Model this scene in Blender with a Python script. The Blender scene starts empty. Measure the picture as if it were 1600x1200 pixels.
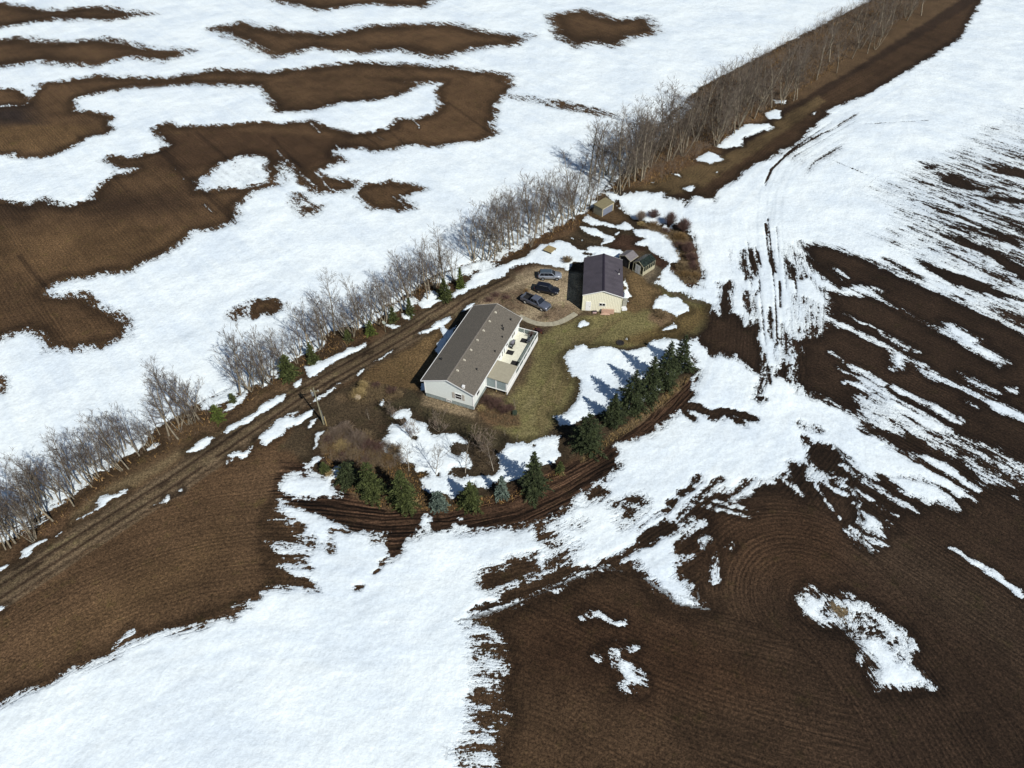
import bpy, bmesh, math, random
import numpy as np
from mathutils import Vector, Matrix

# ------------------------------------------------------------------ camera, world, sun
FOC, PITCH, CAMH = 1067.0, math.radians(45.0), 80.0
SUN_EL, SUN_AZ = math.radians(42.4), math.radians(-53.0)     # azimuth of the sun, from +x towards +y
scene = bpy.context.scene
cam_data = bpy.data.cameras.new('camera')
cam = bpy.data.objects.new('camera', cam_data)
scene.collection.objects.link(cam)
cam.location = (0, 0, CAMH)
cam.rotation_euler = (math.radians(90) - PITCH, 0, 0)
cam_data.sensor_width = 36.0
cam_data.lens = 36.0 * FOC / 1600.0
cam_data.clip_start = 0.5
cam_data.clip_end = 8000
scene.camera = cam

world = bpy.data.worlds.new('World')
scene.world = world
world.use_nodes = True
wn = world.node_tree
wn.nodes.clear()
sky = wn.nodes.new('ShaderNodeTexSky')
sky.sky_type = 'NISHITA'
sky.sun_disc = False
sky.sun_elevation = SUN_EL
sky.sun_rotation = math.radians(90) - SUN_AZ
sky.altitude = 700
sky.air_density = 1.0
sky.dust_density = 0.0
sky.ozone_density = 1.5
bgn = wn.nodes.new('ShaderNodeBackground')
bgn.inputs['Strength'].default_value = 0.06
won = wn.nodes.new('ShaderNodeOutputWorld')
wn.links.new(sky.outputs[0], bgn.inputs[0])
wn.links.new(bgn.outputs[0], won.inputs[0])

sun_data = bpy.data.lights.new('sun', 'SUN')
sun_data.energy = 4.75
sun_data.angle = math.radians(0.5)
sun_data.color = (1.0, 0.965, 0.90)
sun = bpy.data.objects.new('sun', sun_data)
scene.collection.objects.link(sun)
sdir = Vector((math.cos(SUN_EL) * math.cos(SUN_AZ), math.cos(SUN_EL) * math.sin(SUN_AZ), math.sin(SUN_EL)))
sun.rotation_euler = sdir.to_track_quat('Z', 'Y').to_euler()
sun.location = sdir * 200

scene.view_settings.view_transform = 'Standard'
scene.view_settings.look = 'None'
scene.view_settings.exposure = 0.0
scene.view_settings.gamma = 1.0
scene.view_settings.use_curve_mapping = False

# ------------------------------------------------------------------ helpers
COL = scene.collection
R = random.Random(11)


def G(u, v, z=0.0):
    """survey note (photo pixel) -> real point on the plane at height z"""
    a = (u - 800) / FOC
    b = (600 - v) / FOC
    dy = math.cos(PITCH) + b * math.sin(PITCH)
    dz = -math.sin(PITCH) + b * math.cos(PITCH)
    t = (z - CAMH) / dz
    return (a * t, dy * t)


def HT(u, v, topv):
    x, y = G(u, v)
    z = 0.1
    while z < 30:
        d = y * math.cos(PITCH) - (z - CAMH) * math.sin(PITCH)
        up = y * math.sin(PITCH) + (z - CAMH) * math.cos(PITCH)
        if 600 - FOC * up / d <= topv:
            break
        z += 0.1
    return z


def srgb(r, g, b):
    def f(c):
        c /= 255.0
        return c / 12.92 if c <= 0.04045 else ((c + 0.055) / 1.055) ** 2.4
    return (f(r), f(g), f(b))


MATS = {}


def mat(name, col, rough=0.8, metal=0.0, var=0.12, scale=3.0, bump=0.0, bscale=20.0, col2=None, spec=0.5, wave=None, stretch=None, rnd=0.0):
    """procedural material: noise-broken base colour, optional bump or corrugation"""
    if name in MATS:
        return MATS[name]
    m = bpy.data.materials.new(name)
    m.use_nodes = True
    nt = m.node_tree
    p = nt.nodes['Principled BSDF']
    p.inputs['Roughness'].default_value = rough
    p.inputs['Metallic'].default_value = metal
    p.inputs['Specular IOR Level'].default_value = spec
    tc = nt.nodes.new('ShaderNodeTexCoord')
    mp = nt.nodes.new('ShaderNodeMapping')
    if stretch:
        mp.inputs['Scale'].default_value = stretch
    nt.links.new(tc.outputs['Object'], mp.inputs[0])
    n = nt.nodes.new('ShaderNodeTexNoise')
    n.inputs['Scale'].default_value = scale
    n.inputs['Detail'].default_value = 5
    nt.links.new(mp.outputs[0], n.inputs['Vector'])
    ramp = nt.nodes.new('ShaderNodeValToRGB')
    c = col
    lo = tuple(max(0, k * (1 - var * 2)) for k in c)
    hi = tuple(min(1, k * (1 + var * 2)) for k in (col2 or c))
    ramp.color_ramp.elements[0].position = 0.3
    ramp.color_ramp.elements[1].position = 0.7
    ramp.color_ramp.elements[0].color = (*lo, 1)
    ramp.color_ramp.elements[1].color = (*hi, 1)
    nt.links.new(n.outputs[0], ramp.inputs[0])
    out = ramp.outputs[0]
    if rnd > 0:
        oi = nt.nodes.new('ShaderNodeObjectInfo')
        mr = nt.nodes.new('ShaderNodeMapRange')
        mr.inputs[3].default_value = 1 - rnd
        mr.inputs[4].default_value = 1 + rnd
        nt.links.new(oi.outputs['Random'], mr.inputs[0])
        mx = nt.nodes.new('ShaderNodeVectorMath')
        mx.operation = 'SCALE'
        nt.links.new(out, mx.inputs[0])
        nt.links.new(mr.outputs[0], mx.inputs['Scale'])
        out = mx.outputs[0]
    nt.links.new(out, p.inputs['Base Color'])
    h = None
    if bump > 0:
        nb = nt.nodes.new('ShaderNodeTexNoise')
        nb.inputs['Scale'].default_value = bscale
        nb.inputs['Detail'].default_value = 4
        nt.links.new(mp.outputs[0], nb.inputs['Vector'])
        h = nb.outputs[0]
    if wave:
        w = nt.nodes.new('ShaderNodeTexWave')
        w.bands_direction = wave[0]
        w.inputs['Scale'].default_value = wave[1]
        w.inputs['Distortion'].default_value = 0
        nt.links.new(tc.outputs['Object'], w.inputs['Vector'])
        h = w.outputs['Fac']
    if h is not None:
        b = nt.nodes.new('ShaderNodeBump')
        b.inputs['Strength'].default_value = bump if bump > 0 else 0.6
        b.inputs['Distance'].default_value = wave[2] if wave else 0.05
        nt.links.new(h, b.inputs['Height'])
        nt.links.new(b.outputs[0], p.inputs['Normal'])
    MATS[name] = m
    return m


def tag(o, label=None, cat=None, group=None, kind=None):
    if label:
        o['label'] = label
    if cat:
        o['category'] = cat
    if group:
        o['group'] = group
    if kind:
        o['kind'] = kind
    return o


def link(name, me, parent=None, m=None):
    o = bpy.data.objects.new(name, me)
    COL.objects.link(o)
    if m is not None and me is not None and not me.materials:
        me.materials.append(m)
    if parent is not None:
        o.parent = parent
    return o


def thing(name, label, cat, loc=(0, 0, 0), rz=0.0, group=None):
    o = bpy.data.objects.new(name, None)
    o.empty_display_size = 0.3
    COL.objects.link(o)
    o.location = loc
    o.rotation_euler = (0, 0, rz)
    return tag(o, label, cat, group)


def dup_tree(o, parent=None):
    c = o.copy()
    COL.objects.link(c)
    if parent is not None:
        c.parent = parent
    for ch in list(o.children):
        dup_tree(ch, c)
    return c


class MB:
    """collects boxes, prisms and tubes and builds them as ONE mesh"""

    def __init__(self):
        self.v, self.f = [], []

    def add(self, vs, fs):
        n = len(self.v)
        self.v += [tuple(p) for p in vs]
        self.f += [tuple(i + n for i in f) for f in fs]
        return self

    def box(self, x0, x1, y0, y1, z0, z1):
        v = [(x0, y0, z0), (x1, y0, z0), (x1, y1, z0), (x0, y1, z0), (x0, y0, z1), (x1, y0, z1), (x1, y1, z1), (x0, y1, z1)]
        return self.add(v, [(0, 3, 2, 1), (4, 5, 6, 7), (0, 1, 5, 4), (1, 2, 6, 5), (2, 3, 7, 6), (3, 0, 4, 7)])

    def hexa(self, b, t):
        """b, t: four corners below, four above"""
        return self.add(list(b) + list(t), [(0, 3, 2, 1), (4, 5, 6, 7), (0, 1, 5, 4), (1, 2, 6, 5), (2, 3, 7, 6), (3, 0, 4, 7)])

    def prism(self, pts, axis, a, b):
        """pts polygon in the plane perpendicular to axis, extruded a..b"""
        def mk(p, t):
            if axis == 'y':
                return (p[0], t, p[1])
            if axis == 'x':
                return (t, p[0], p[1])
            return (p[0], p[1], t)
        n = len(pts)
        v = [mk(p, a) for p in pts] + [mk(p, b) for p in pts]
        f = [tuple(range(n)), tuple(range(2 * n - 1, n - 1, -1))]
        f += [(i, (i + 1) % n, n + (i + 1) % n, n + i) for i in range(n)]
        return self.add(v, f)

    def tube(self, p0, p1, r0, r1=None, n=8):
        r1 = r0 if r1 is None else r1
        p0, p1 = Vector(p0), Vector(p1)
        d = (p1 - p0).normalized()
        a = d.orthogonal().normalized()
        b = d.cross(a)
        v = []
        for p, r in ((p0, r0), (p1, r1)):
            for i in range(n):
                t = 2 * math.pi * i / n
                v.append(p + a * (r * math.cos(t)) + b * (r * math.sin(t)))
        f = [tuple(range(n)), tuple(range(2 * n - 1, n - 1, -1))]
        f += [(i, (i + 1) % n, n + (i + 1) % n, n + i) for i in range(n)]
        return self.add(v, f)

    def each(self, name, m, parent=None, bevel=0.0):
        """one object per separate connected piece (pieces are added one call at a time)"""
        left = list(self.f)
        while left:
            grp, ids = [left[0]], set(left[0])
            rest = []
            for f in left[1:]:
                (grp if ids & set(f) else rest).append(f)
                if grp[-1] is f:
                    ids |= set(f)
            left = rest
            k = sorted(ids)
            r = {a: i for i, a in enumerate(k)}
            q = MB()
            q.v, q.f = [self.v[a] for a in k], [tuple(r[a] for a in f) for f in grp]
            q.build(name, m, parent, bevel)

    def build(self, name, m, parent=None, bevel=0.0, smooth=False):
        me = bpy.data.meshes.new(name)
        me.from_pydata(self.v, [], self.f)
        bm = bmesh.new()
        bm.from_mesh(me)
        bmesh.ops.recalc_face_normals(bm, faces=bm.faces)
        if bevel > 0:
            bmesh.ops.bevel(bm, geom=bm.edges[:], offset=bevel, segments=2, affect='EDGES', clamp_overlap=True)
        bm.to_mesh(me)
        bm.free()
        if smooth:
            for p in me.polygons:
                p.use_smooth = True
        return link(name, me, parent, m)


# ------------------------------------------------------------------ ground: snow and soil laid out from traced outlines
def T(ox, oy, s, pts):
    return [(ox + x / s, oy + y / s) for x, y in pts]


def gp(pts):
    return np.array([G(u, v) for u, v in pts], dtype=np.float32)


def axis_lines(parts):
    out = [parts[0][0]]
    for a, b, s0, s1 in parts:
        x = a
        while x < b - 1e-6:
            t = (x - a) / (b - a)
            x = min(b, x + s0 + (s1 - s0) * t)
            out.append(x)
    return np.array(out, dtype=np.float32)


ys = axis_lines([(-400, 0, 60, 8), (0, 22, 6, 0.6), (22, 100, 0.25, 0.3), (100, 200, 0.32, 0.75), (200, 300, 0.75, 1.3), (300, 600, 1.5, 12), (600, 5000, 15, 400)])
xh = axis_lines([(0, 60, 0.3, 0.3), (60, 120, 0.34, 0.5), (120, 205, 0.55, 1.2), (205, 600, 2, 30), (600, 5000, 40, 500)])
xs = np.concatenate([-xh[:0:-1], xh])
GX, GY = np.meshgrid(xs, ys)
NX, NY = len(xs), len(ys)
PX, PY = GX.ravel().astype(np.float32), GY.ravel().astype(np.float32)
NV = len(PX)
print('ground verts', NV)
rs = np.random.RandomState(5)
TAB = rs.rand(256, 256).astype(np.float32)


def vnoise(x, y, s):
    x, y = x / s + 1000.0, y / s + 1000.0
    xi, yi = np.floor(x).astype(int), np.floor(y).astype(int)
    fx, fy = x - xi, y - yi
    fx, fy = fx * fx * (3 - 2 * fx), fy * fy * (3 - 2 * fy)
    a, b = TAB[xi & 255, yi & 255], TAB[(xi + 1) & 255, yi & 255]
    c, d = TAB[xi & 255, (yi + 1) & 255], TAB[(xi + 1) & 255, (yi + 1) & 255]
    return ((a * (1 - fx) + b * fx) * (1 - fy) + (c * (1 - fx) + d * fx) * fy).astype(np.float32) - 0.5


# wobble the lookup position a little so traced outlines lose their straight segments
WX = PX + 0.9 * vnoise(PX, PY, 2.3) + 0.45 * vnoise(PX, PY, 0.9)
WY = PY + 0.9 * vnoise(PX + 77, PY, 2.3) + 0.45 * vnoise(PX, PY + 55, 0.9)


def seg_dist(x, y, pts, closed):
    n = len(pts)
    d = np.full(len(x), 1e9, dtype=np.float32)
    for i in range(n if closed else n - 1):
        ax, ay = pts[i]
        bx, by = pts[(i + 1) % n]
        dx, dy = bx - ax, by - ay
        L = dx * dx + dy * dy + 1e-9
        t = np.clip(((x - ax) * dx + (y - ay) * dy) / L, 0, 1)
        q = (x - ax - t * dx) ** 2 + (y - ay - t * dy) ** 2
        np.minimum(d, q, out=d)
    return np.sqrt(d)


def inside(x, y, pts):
    c = np.zeros(len(x), dtype=bool)
    n = len(pts)
    for i in range(n):
        ax, ay = pts[i]
        bx, by = pts[(i + 1) % n]
        if ay == by:
            continue
        m = ((ay > y) != (by > y))
        c ^= m & (x < (bx - ax) * (y - ay) / (by - ay) + ax)
    return c


def sdf(pts, margin, wob=True, width=None):
    p = gp(pts) if not isinstance(pts, np.ndarray) else pts
    lo, hi = p.min(0) - margin, p.max(0) + margin
    idx = np.nonzero((PX > lo[0]) & (PX < hi[0]) & (PY > lo[1]) & (PY < hi[1]))[0]
    x, y = (WX[idx], WY[idx]) if wob else (PX[idx], PY[idx])
    if width is not None:
        return idx, width / 2 - seg_dist(x, y, p, False)
    d = seg_dist(x, y, p, True)
    return idx, np.where(inside(x, y, p), d, -d)


SNOW = np.full(NV, -3.0, dtype=np.float32)
C0 = srgb(84, 62, 38)
COLR = np.tile(np.array(C0, dtype=np.float32), (NV, 1))
ROWS = np.zeros((NV, 3), dtype=np.float32)
ANI = np.zeros(NV, dtype=np.float32)
TRK = np.zeros(NV, dtype=np.float32)


def snow(pts, amp=0.5, width=None, lim=3.0):
    i, d = sdf(pts, 3.2 * amp + 1, width=width)
    SNOW[i] = np.maximum(SNOW[i], np.clip(d / amp, -3, lim))


def bare(pts, amp=0.5, width=None, lim=3.0, wob=True):
    i, d = sdf(pts, 3.2 * amp + 1, width=width, wob=wob)
    SNOW[i] = np.minimum(SNOW[i], np.clip(-d / amp, -lim, 3))


def mixz(pts, val, feather=3.0):
    i, d = sdf(pts, feather + 1)
    w = np.clip(d / feather + 0.5, 0, 1)
    SNOW[i] = SNOW[i] * (1 - w) + val * w


def paint(pts, col, f=0.5, width=None, amount=1.0, wob=True):
    i, d = sdf(pts, f + 1.5, width=width, wob=wob)
    w = np.clip(d / (2 * f) + 0.5, 0, 1)
    w = (w * w * (3 - 2 * w) * amount)[:, None]
    COLR[i] = COLR[i] * (1 - w) + np.array(col, dtype=np.float32) * w


def track(pts, offs=(0.0,), width=.4, amount=.6):
    p = gp(pts)
    d = np.gradient(p, axis=0)
    d /= np.linalg.norm(d, axis=1)[:, None]
    nn_ = np.stack([-d[:, 1], d[:, 0]], 1)
    for o_ in offs:
        i, dd_ = sdf(p + nn_ * o_, 1.0, width=width, wob=False)
        w = np.clip(dd_ / .3 + .5, 0, 1) * amount
        TRK[i] = np.maximum(TRK[i], w)


def setz(arr, pts, val, f=0.6):
    i, d = sdf(pts, f + 1)
    w = np.clip(d / (2 * f) + 0.5, 0, 1)
    arr[i] = arr[i] * (1 - w) + val * w
# --- furrow coordinates (across, along, strength)
def straight(ang):
    c, s = math.cos(ang), math.sin(ang)
    return -PX * s + PY * c, PX * c + PY * s


def setrows(mask, ac, al, st):
    ROWS[mask, 0], ROWS[mask, 1], ROWS[mask, 2] = ac[mask], al[mask], st


CONT = gp([(-300, 1120), (-100, 1005), (0, 948), (120, 885), (230, 842), (330, 815), (420, 803), (500, 806), (600, 818), (700, 812), (800, 792), (880, 755), (950, 715), (1020, 660), (1078, 600), (1100, 540), (1112, 440), (1104, 330), (1200, 230), (1345, 150), (1600, 0)])
dc = seg_dist(PX, PY, CONT, False)
al = np.arctan2(PY - 85, PX) * 60
setrows(np.ones(NV, bool), dc, al, 1.0)
ac, al = straight(math.radians(-46))
rp = gp([(1252, 385), (1290, 430), (1285, 520), (1262, 640), (1330, 730), (1350, 850), (1480, 1010), (1600, 1150), (2600, 1100), (3000, 0), (1420, 0), (1420, 240), (1300, 330)])
setrows(inside(PX, PY, rp), ac, al, 1.0)
pp = gp([(733, 965), (800, 948), (940, 890), (1020, 915), (1090, 940), (1100, 860), (1120, 790), (1200, 765), (1290, 800), (1350, 850), (1480, 1010), (1600, 1150), (1600, 1300), (760, 1300)])
pa = gp([(1262, 940), (1330, 1000), (1420, 1120), (1480, 1220)])
m = inside(PX, PY, pp)
dp = seg_dist(PX, PY, pa, False)
setrows(m, dp, np.arctan2(PY - pa[1][1], PX - pa[1][0]) * 22, 1.0)
qa, qb = G(800, 922), G(1280, 1032)
ac, al = straight(math.atan2(qb[1] - qa[1], qb[0] - qa[0]))
bend = 5 * np.exp(-((PX - qa[0]) / 14) ** 2)
setrows(inside(PX, PY, gp([(690, 975), (760, 962), (860, 920), (940, 886), (1010, 905), (1060, 944), (1150, 962), (1250, 1010), (1330, 1100), (1420, 1300), (700, 1300)])), ac - bend, al, 1.0)
FIELD_EDGE = [(-160, 900), (0, 815), (60, 790), (120, 745), (155, 720), (185, 702), (215, 685), (250, 665), (322, 625), (382, 595), (425, 570), (470, 542), (497, 530), (520, 517), (570, 497), (632, 465), (675, 432), (755, 406), (790, 387), (832, 362), (870, 345), (912, 325), (940, 300), (960, 276), (987, 244), (1018, 208), (1055, 170), (1100, 134), (1235, 64), (1362, 0), (1400, -60)]
LEFT = FIELD_EDGE + [(1400, -300), (-900, -300), (-900, 900)]
ac, al = straight(math.radians(-48))
setrows(inside(PX, PY, gp(LEFT)), ac, al, 1.0)

# --- colour of the bare ground
far = np.clip((PX + 20) / 60, 0, 1)[:, None]
COLR[:] = COLR * (1 - far) + np.array(srgb(50, 36, 24)) * far
paint(LEFT, srgb(86, 63, 37), 2)
VERGE = [(-260, 1060), (0, 905), (130, 822), (260, 740), (400, 655), (520, 580), (640, 508), (740, 446), (800, 420), (860, 395), (900, 385), (935, 350), (960, 300), (1040, 300), (1110, 250), (1200, 185), (1330, 110), (1500, 0), (1370, 0), (1238, 68), (1102, 138), (1057, 174), (1020, 212), (988, 248), (940, 304), (832, 352), (755, 398), (675, 425), (570, 490), (470, 535), (382, 588), (322, 618), (250, 658), (155, 713), (60, 783), (0, 808), (-160, 890)]
paint(VERGE, srgb(86, 66, 42), 0.8)
setz(ROWS[:, 2], VERGE, 0.0)
for q in ([(20, 850), (90, 800), (150, 770), (130, 800), (60, 850), (0, 885)], [(690, 420), (800, 385), (905, 335), (912, 350), (850, 385), (770, 410), (700, 440)],
          [(620, 490), (700, 450), (715, 452), (640, 496)], [(470, 590), (560, 530), (600, 510), (600, 520), (540, 560), (480, 600)], [(1000, 270), (1100, 225), (1190, 165), (1210, 170), (1120, 240), (1010, 290)]):
    paint(q, srgb(98, 72, 46), 1.2, amount=0.7)
paint([(110, 800), (200, 745), (330, 680), (420, 630), (400, 640), (300, 705), (180, 775), (110, 820)], srgb(112, 95, 64), 0.8, amount=0.8)
paint([(1040, 330), (1070, 290), (1150, 240), (1230, 190), (1330, 120), (1500, 20), (1600, -60), (1660, -60), (1560, 20), (1350, 152), (1280, 195), (1220, 240), (1170, 262), (1115, 312), (1075, 320)], srgb(64, 46, 28), 0.7)
paint([(985, 296), (1060, 268), (1150, 235), (1200, 205), (1210, 190), (1280, 150), (1290, 160), (1190, 230), (1100, 290), (1050, 305), (1000, 310)], srgb(92, 74, 44), 0.9, amount=0.9)

YARD = [(440, 700), (470, 640), (560, 590), (640, 540), (700, 495), (745, 470), (790, 435), (850, 405), (890, 372), (912, 345), (935, 318), (1000, 340), (1060, 345), (1090, 380), (1098, 430), (1060, 440), (1108, 470), (1108, 500), (1078, 530), (1085, 560), (1076, 590), (1010, 640), (950, 690), (870, 725), (780, 768), (700, 795), (600, 790), (530, 760), (480, 725)]
paint(YARD, srgb(72, 59, 40), 0.7)
setz(ROWS[:, 2], YARD, 0.0)
setz(ANI, YARD, 0.0)
ARC = [(436, 716), (480, 728), (530, 762), (560, 780), (610, 796), (690, 802), (780, 776), (870, 732), (950, 698), (1010, 650), (1072, 598), (1083, 572), (1092, 590), (1084, 615), (1060, 640), (1015, 676), (965, 722), (900, 785), (870, 804), (800, 827), (735, 832), (665, 834), (645, 844), (625, 856), (607, 875), (600, 840), (560, 830), (505, 812), (470, 792), (420, 770)]
paint(ARC, srgb(62, 43, 28), 0.6)
setz(ROWS[:, 2], ARC, 1.6)
# tan grass fringe between the spruces and the tilled belt
paint([(905, 718), (925, 700), (950, 680), (985, 655), (1030, 622), (1072, 585), (1078, 592), (1035, 632), (990, 668), (950, 694), (910, 722)], srgb(108, 90, 60), 0.5)
# lawns
paint([(572, 580), (640, 545), (672, 522), (712, 495), (700, 535), (668, 580), (654, 606), (645, 612), (600, 602), (560, 596)], srgb(102, 80, 46), 0.6)
paint([(815, 600), (835, 560), (845, 525), (870, 510), (905, 497), (985, 480), (988, 455), (990, 430), (1010, 436), (1055, 455), (1108, 476), (1104, 500), (1090, 520), (1060, 532), (985, 542), (900, 545), (885, 560), (898, 600), (885, 640), (870, 660), (845, 690), (810, 690), (775, 668), (790, 625)], srgb(104, 96, 54), 0.9)
paint([(1060, 480), (1105, 478), (1106, 498), (1070, 528), (1010, 540), (960, 535), (1000, 520), (1040, 500)], srgb(86, 64, 30), 1.2, amount=0.7)
for k in range(70):
    u, v = R.uniform(780, 900), R.uniform(520, 680)
    paint([(u, v), (u + R.uniform(4, 14), v - R.uniform(1, 6)), (u + R.uniform(2, 10), v + R.uniform(2, 7))], R.choice((srgb(92, 88, 48), srgb(132, 118, 82), srgb(98, 78, 46))), 0.7, amount=0.3)
for k in range(9):     # mowing / drying streaks on the lawn
    paint([(838 + k * 5, 690 - k * 9), (845 + k * 8, 610 - k * 8), (868 + k * 9, 560 - k * 5), (905 + k * 9, 520 - k * 3)], srgb(116, 98, 64) if k % 2 else srgb(74, 64, 30), 0.4, width=0.5, amount=0.5)
paint([(590, 640), (640, 612), (668, 632), (735, 655), (760, 668), (800, 690), (770, 700), (690, 672), (640, 640), (610, 650)], srgb(66, 58, 38), 0.8)
paint([(655, 612), (668, 618), (740, 643), (748, 640), (742, 652), (700, 644), (660, 632)], srgb(124, 106, 78), 0.4)
paint([(745, 640), (756, 625), (790, 640), (810, 650), (812, 665), (790, 668), (760, 655)], srgb(100, 76, 48), 0.6)
paint([(764, 608), (790, 617), (786, 622), (760, 616)], srgb(110, 92, 66), 0.3)
# gravel parking and its weedy margins
paint([(742, 474), (770, 455), (805, 430), (835, 414), (880, 419), (905, 430), (905, 486), (880, 500), (850, 506), (818, 498), (790, 482), (760, 480)], srgb(160, 141, 108), 0.9)
for q, a in (([(745, 470), (775, 455), (815, 450), (830, 470), (818, 490), (790, 480)], .75), ([(858, 480), (885, 470), (905, 480), (890, 500), (850, 504), (840, 495)], .65), ([(870, 440), (884, 430), (888, 450), (876, 456)], .4), ([(800, 425), (836, 412), (880, 417), (882, 423), (840, 419), (806, 433)], .7)):
    paint(q, srgb(84, 60, 42), 1.3, amount=a)
for k in range(26):
    u, v = R.choice([(785, 468), (870, 490), (800, 472), (850, 497)])
    u += R.gauss(0, 16)
    v += R.gauss(0, 6)
    paint([(u, v), (u + R.uniform(2, 7), v + R.uniform(-3, 3)), (u + R.uniform(1, 6), v + R.uniform(2, 6))], srgb(64, 45, 34) if k % 3 else srgb(60, 56, 28), 0.3, amount=0.8)
for q in ([(752, 462), (775, 452), (800, 440), (830, 428), (850, 424)], [(760, 466), (785, 455), (812, 445), (840, 437)], [(800, 446), (815, 456), (835, 462), (850, 462)], [(812, 440), (835, 452), (848, 458)], [(790, 452), (800, 468), (815, 478)], [(870, 434), (888, 440), (900, 455), (898, 475)]):
    for o_ in (0, 2.2):
        paint([(x + o_, y + o_ * .8) for x, y in q], srgb(116, 100, 74), .25, width=.45, amount=.6)
for k in range(90):
    u, v = R.uniform(750, 900), R.uniform(418, 500)
    paint([(u, v), (u + R.uniform(1, 5), v + R.uniform(-2, 2)), (u + R.uniform(1, 4), v + R.uniform(1, 4))], R.choice((srgb(84, 66, 46), srgb(146, 130, 104), srgb(70, 62, 38), srgb(96, 60, 44))), 0.35, amount=0.4)
for k in range(110):    # mottled yard grass
    u, v = R.uniform(470, 680), R.uniform(560, 740)
    paint([(u, v), (u + R.uniform(2, 9), v + R.uniform(-3, 3)), (u + R.uniform(1, 6), v + R.uniform(2, 6))], R.choice((srgb(60, 58, 32), srgb(98, 78, 52), srgb(84, 56, 38), srgb(52, 42, 28))), 0.5, amount=0.4)
# ground east of the garage, round the small sheds, vegetable bed
paint([(975, 440), (990, 425), (1012, 437), (1035, 455), (1030, 480), (990, 490), (972, 485)], srgb(98, 78, 46), 0.8)
paint([(1005, 432), (1020, 416), (1034, 418), (1046, 428), (1048, 438), (1030, 446), (1010, 440)], srgb(104, 92, 72), 0.6)
paint([(1020, 392), (1038, 402), (1046, 416), (1046, 430), (1034, 420), (1022, 410)], srgb(74, 50, 34), 0.5)
paint([(1000, 432), (1030, 446), (1070, 468), (1105, 476), (1068, 462), (1030, 440)], srgb(112, 98, 76), 0.4)
paint([(956, 372), (975, 366), (1000, 372), (1006, 384), (1010, 392), (975, 392), (948, 388)], srgb(66, 46, 32), 0.5)
paint([(995, 345), (1030, 355), (1050, 362), (1072, 366), (1086, 392), (1096, 425), (1092, 444), (1070, 446), (1048, 428), (1060, 404), (1045, 376), (1030, 364), (1008, 356)], srgb(88, 62, 42), 0.5)
paint([(1018, 482), (1036, 480), (1055, 492), (1056, 504), (1036, 510), (1016, 500)], srgb(102, 82, 56), 0.5)
paint([(940, 300), (972, 325), (985, 345), (960, 352), (925, 340), (905, 345), (915, 325)], srgb(86, 66, 40), 0.8)
# shrub beds on the road side and along the south
paint([(500, 680), (540, 668), (600, 690), (640, 700), (640, 720), (560, 735), (500, 720)], srgb(88, 64, 44), 1.0)
for q in ((534, 622, 12), (575, 606, 8), (612, 612, 9)):
    paint([(q[0] + q[2] * math.cos(t), q[1] + .6 * q[2] * math.sin(t)) for t in np.linspace(0, 6, 9)], srgb(92, 74, 50), 0.6)
# the patch of black wet ground top left, wet bands below the snow
paint([(-80, 160), (10, 166), (44, 164), (56, 180), (62, 196), (20, 196), (-80, 192)], srgb(32, 28, 30), 5.0, amount=.8)
paint([(-80, 312), (20, 316), (60, 314), (110, 322), (160, 300), (200, 302), (290, 300), (300, 325), (240, 335), (170, 338), (100, 328), (40, 340), (-80, 345)], srgb(50, 35, 22), 5, amount=0.75)
paint([(230, 215), (340, 200), (520, 215), (600, 235), (480, 262), (360, 250), (300, 270), (240, 260)], srgb(62, 43, 25), 2.5, amount=0.8)
paint([(-80, 365), (60, 360), (200, 350), (330, 365), (240, 405), (100, 430), (-80, 420)], srgb(92, 68, 38), 4, amount=0.8)
paint([(-60, 200), (60, 195), (150, 195), (110, 228), (40, 238), (-60, 235)], srgb(94, 70, 38), 2, amount=0.8)
# lower left field: paler crests
paint([(60, 1000), (180, 920), (300, 860), (360, 820), (330, 880), (240, 940), (120, 1010)], srgb(96, 72, 42), 4, amount=0.7)
paint([(380, 735), (440, 720), (440, 770), (400, 860), (370, 830)], srgb(88, 66, 42), 3, amount=0.7)
paint([(1100, 800), (1250, 790), (1330, 840), (1300, 920), (1150, 900), (1060, 880)], srgb(66, 46, 28), 4, amount=0.8)
paint([(1330, 800), (1450, 850), (1600, 960), (1600, 1040), (1420, 930), (1330, 860)], srgb(56, 43, 30), 4, amount=0.8)
paint([(800, 960), (950, 930), (1080, 980), (1200, 1080), (1000, 1100), (800, 1050)], srgb(64, 43, 25), 4, amount=0.8)
# cross tracks and dark ruts
for a, b, w in (((250, 237), (372, 352), .9), ((258, 236), (380, 350), .5), ((307, 206), (360, 252), .6), ((425, 215), (470, 262), .6), ((540, 190), (620, 250), .4), ((30, 400), (72, 450), .8), ((120, 210), (200, 300), .4),
                ((700, 160), (790, 225), .5), ((560, 165), (640, 232), .4)):
    paint([a, b], srgb(22, 14, 9), 0.3, width=w * 1.2, amount=0.55, wob=False)

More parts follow.
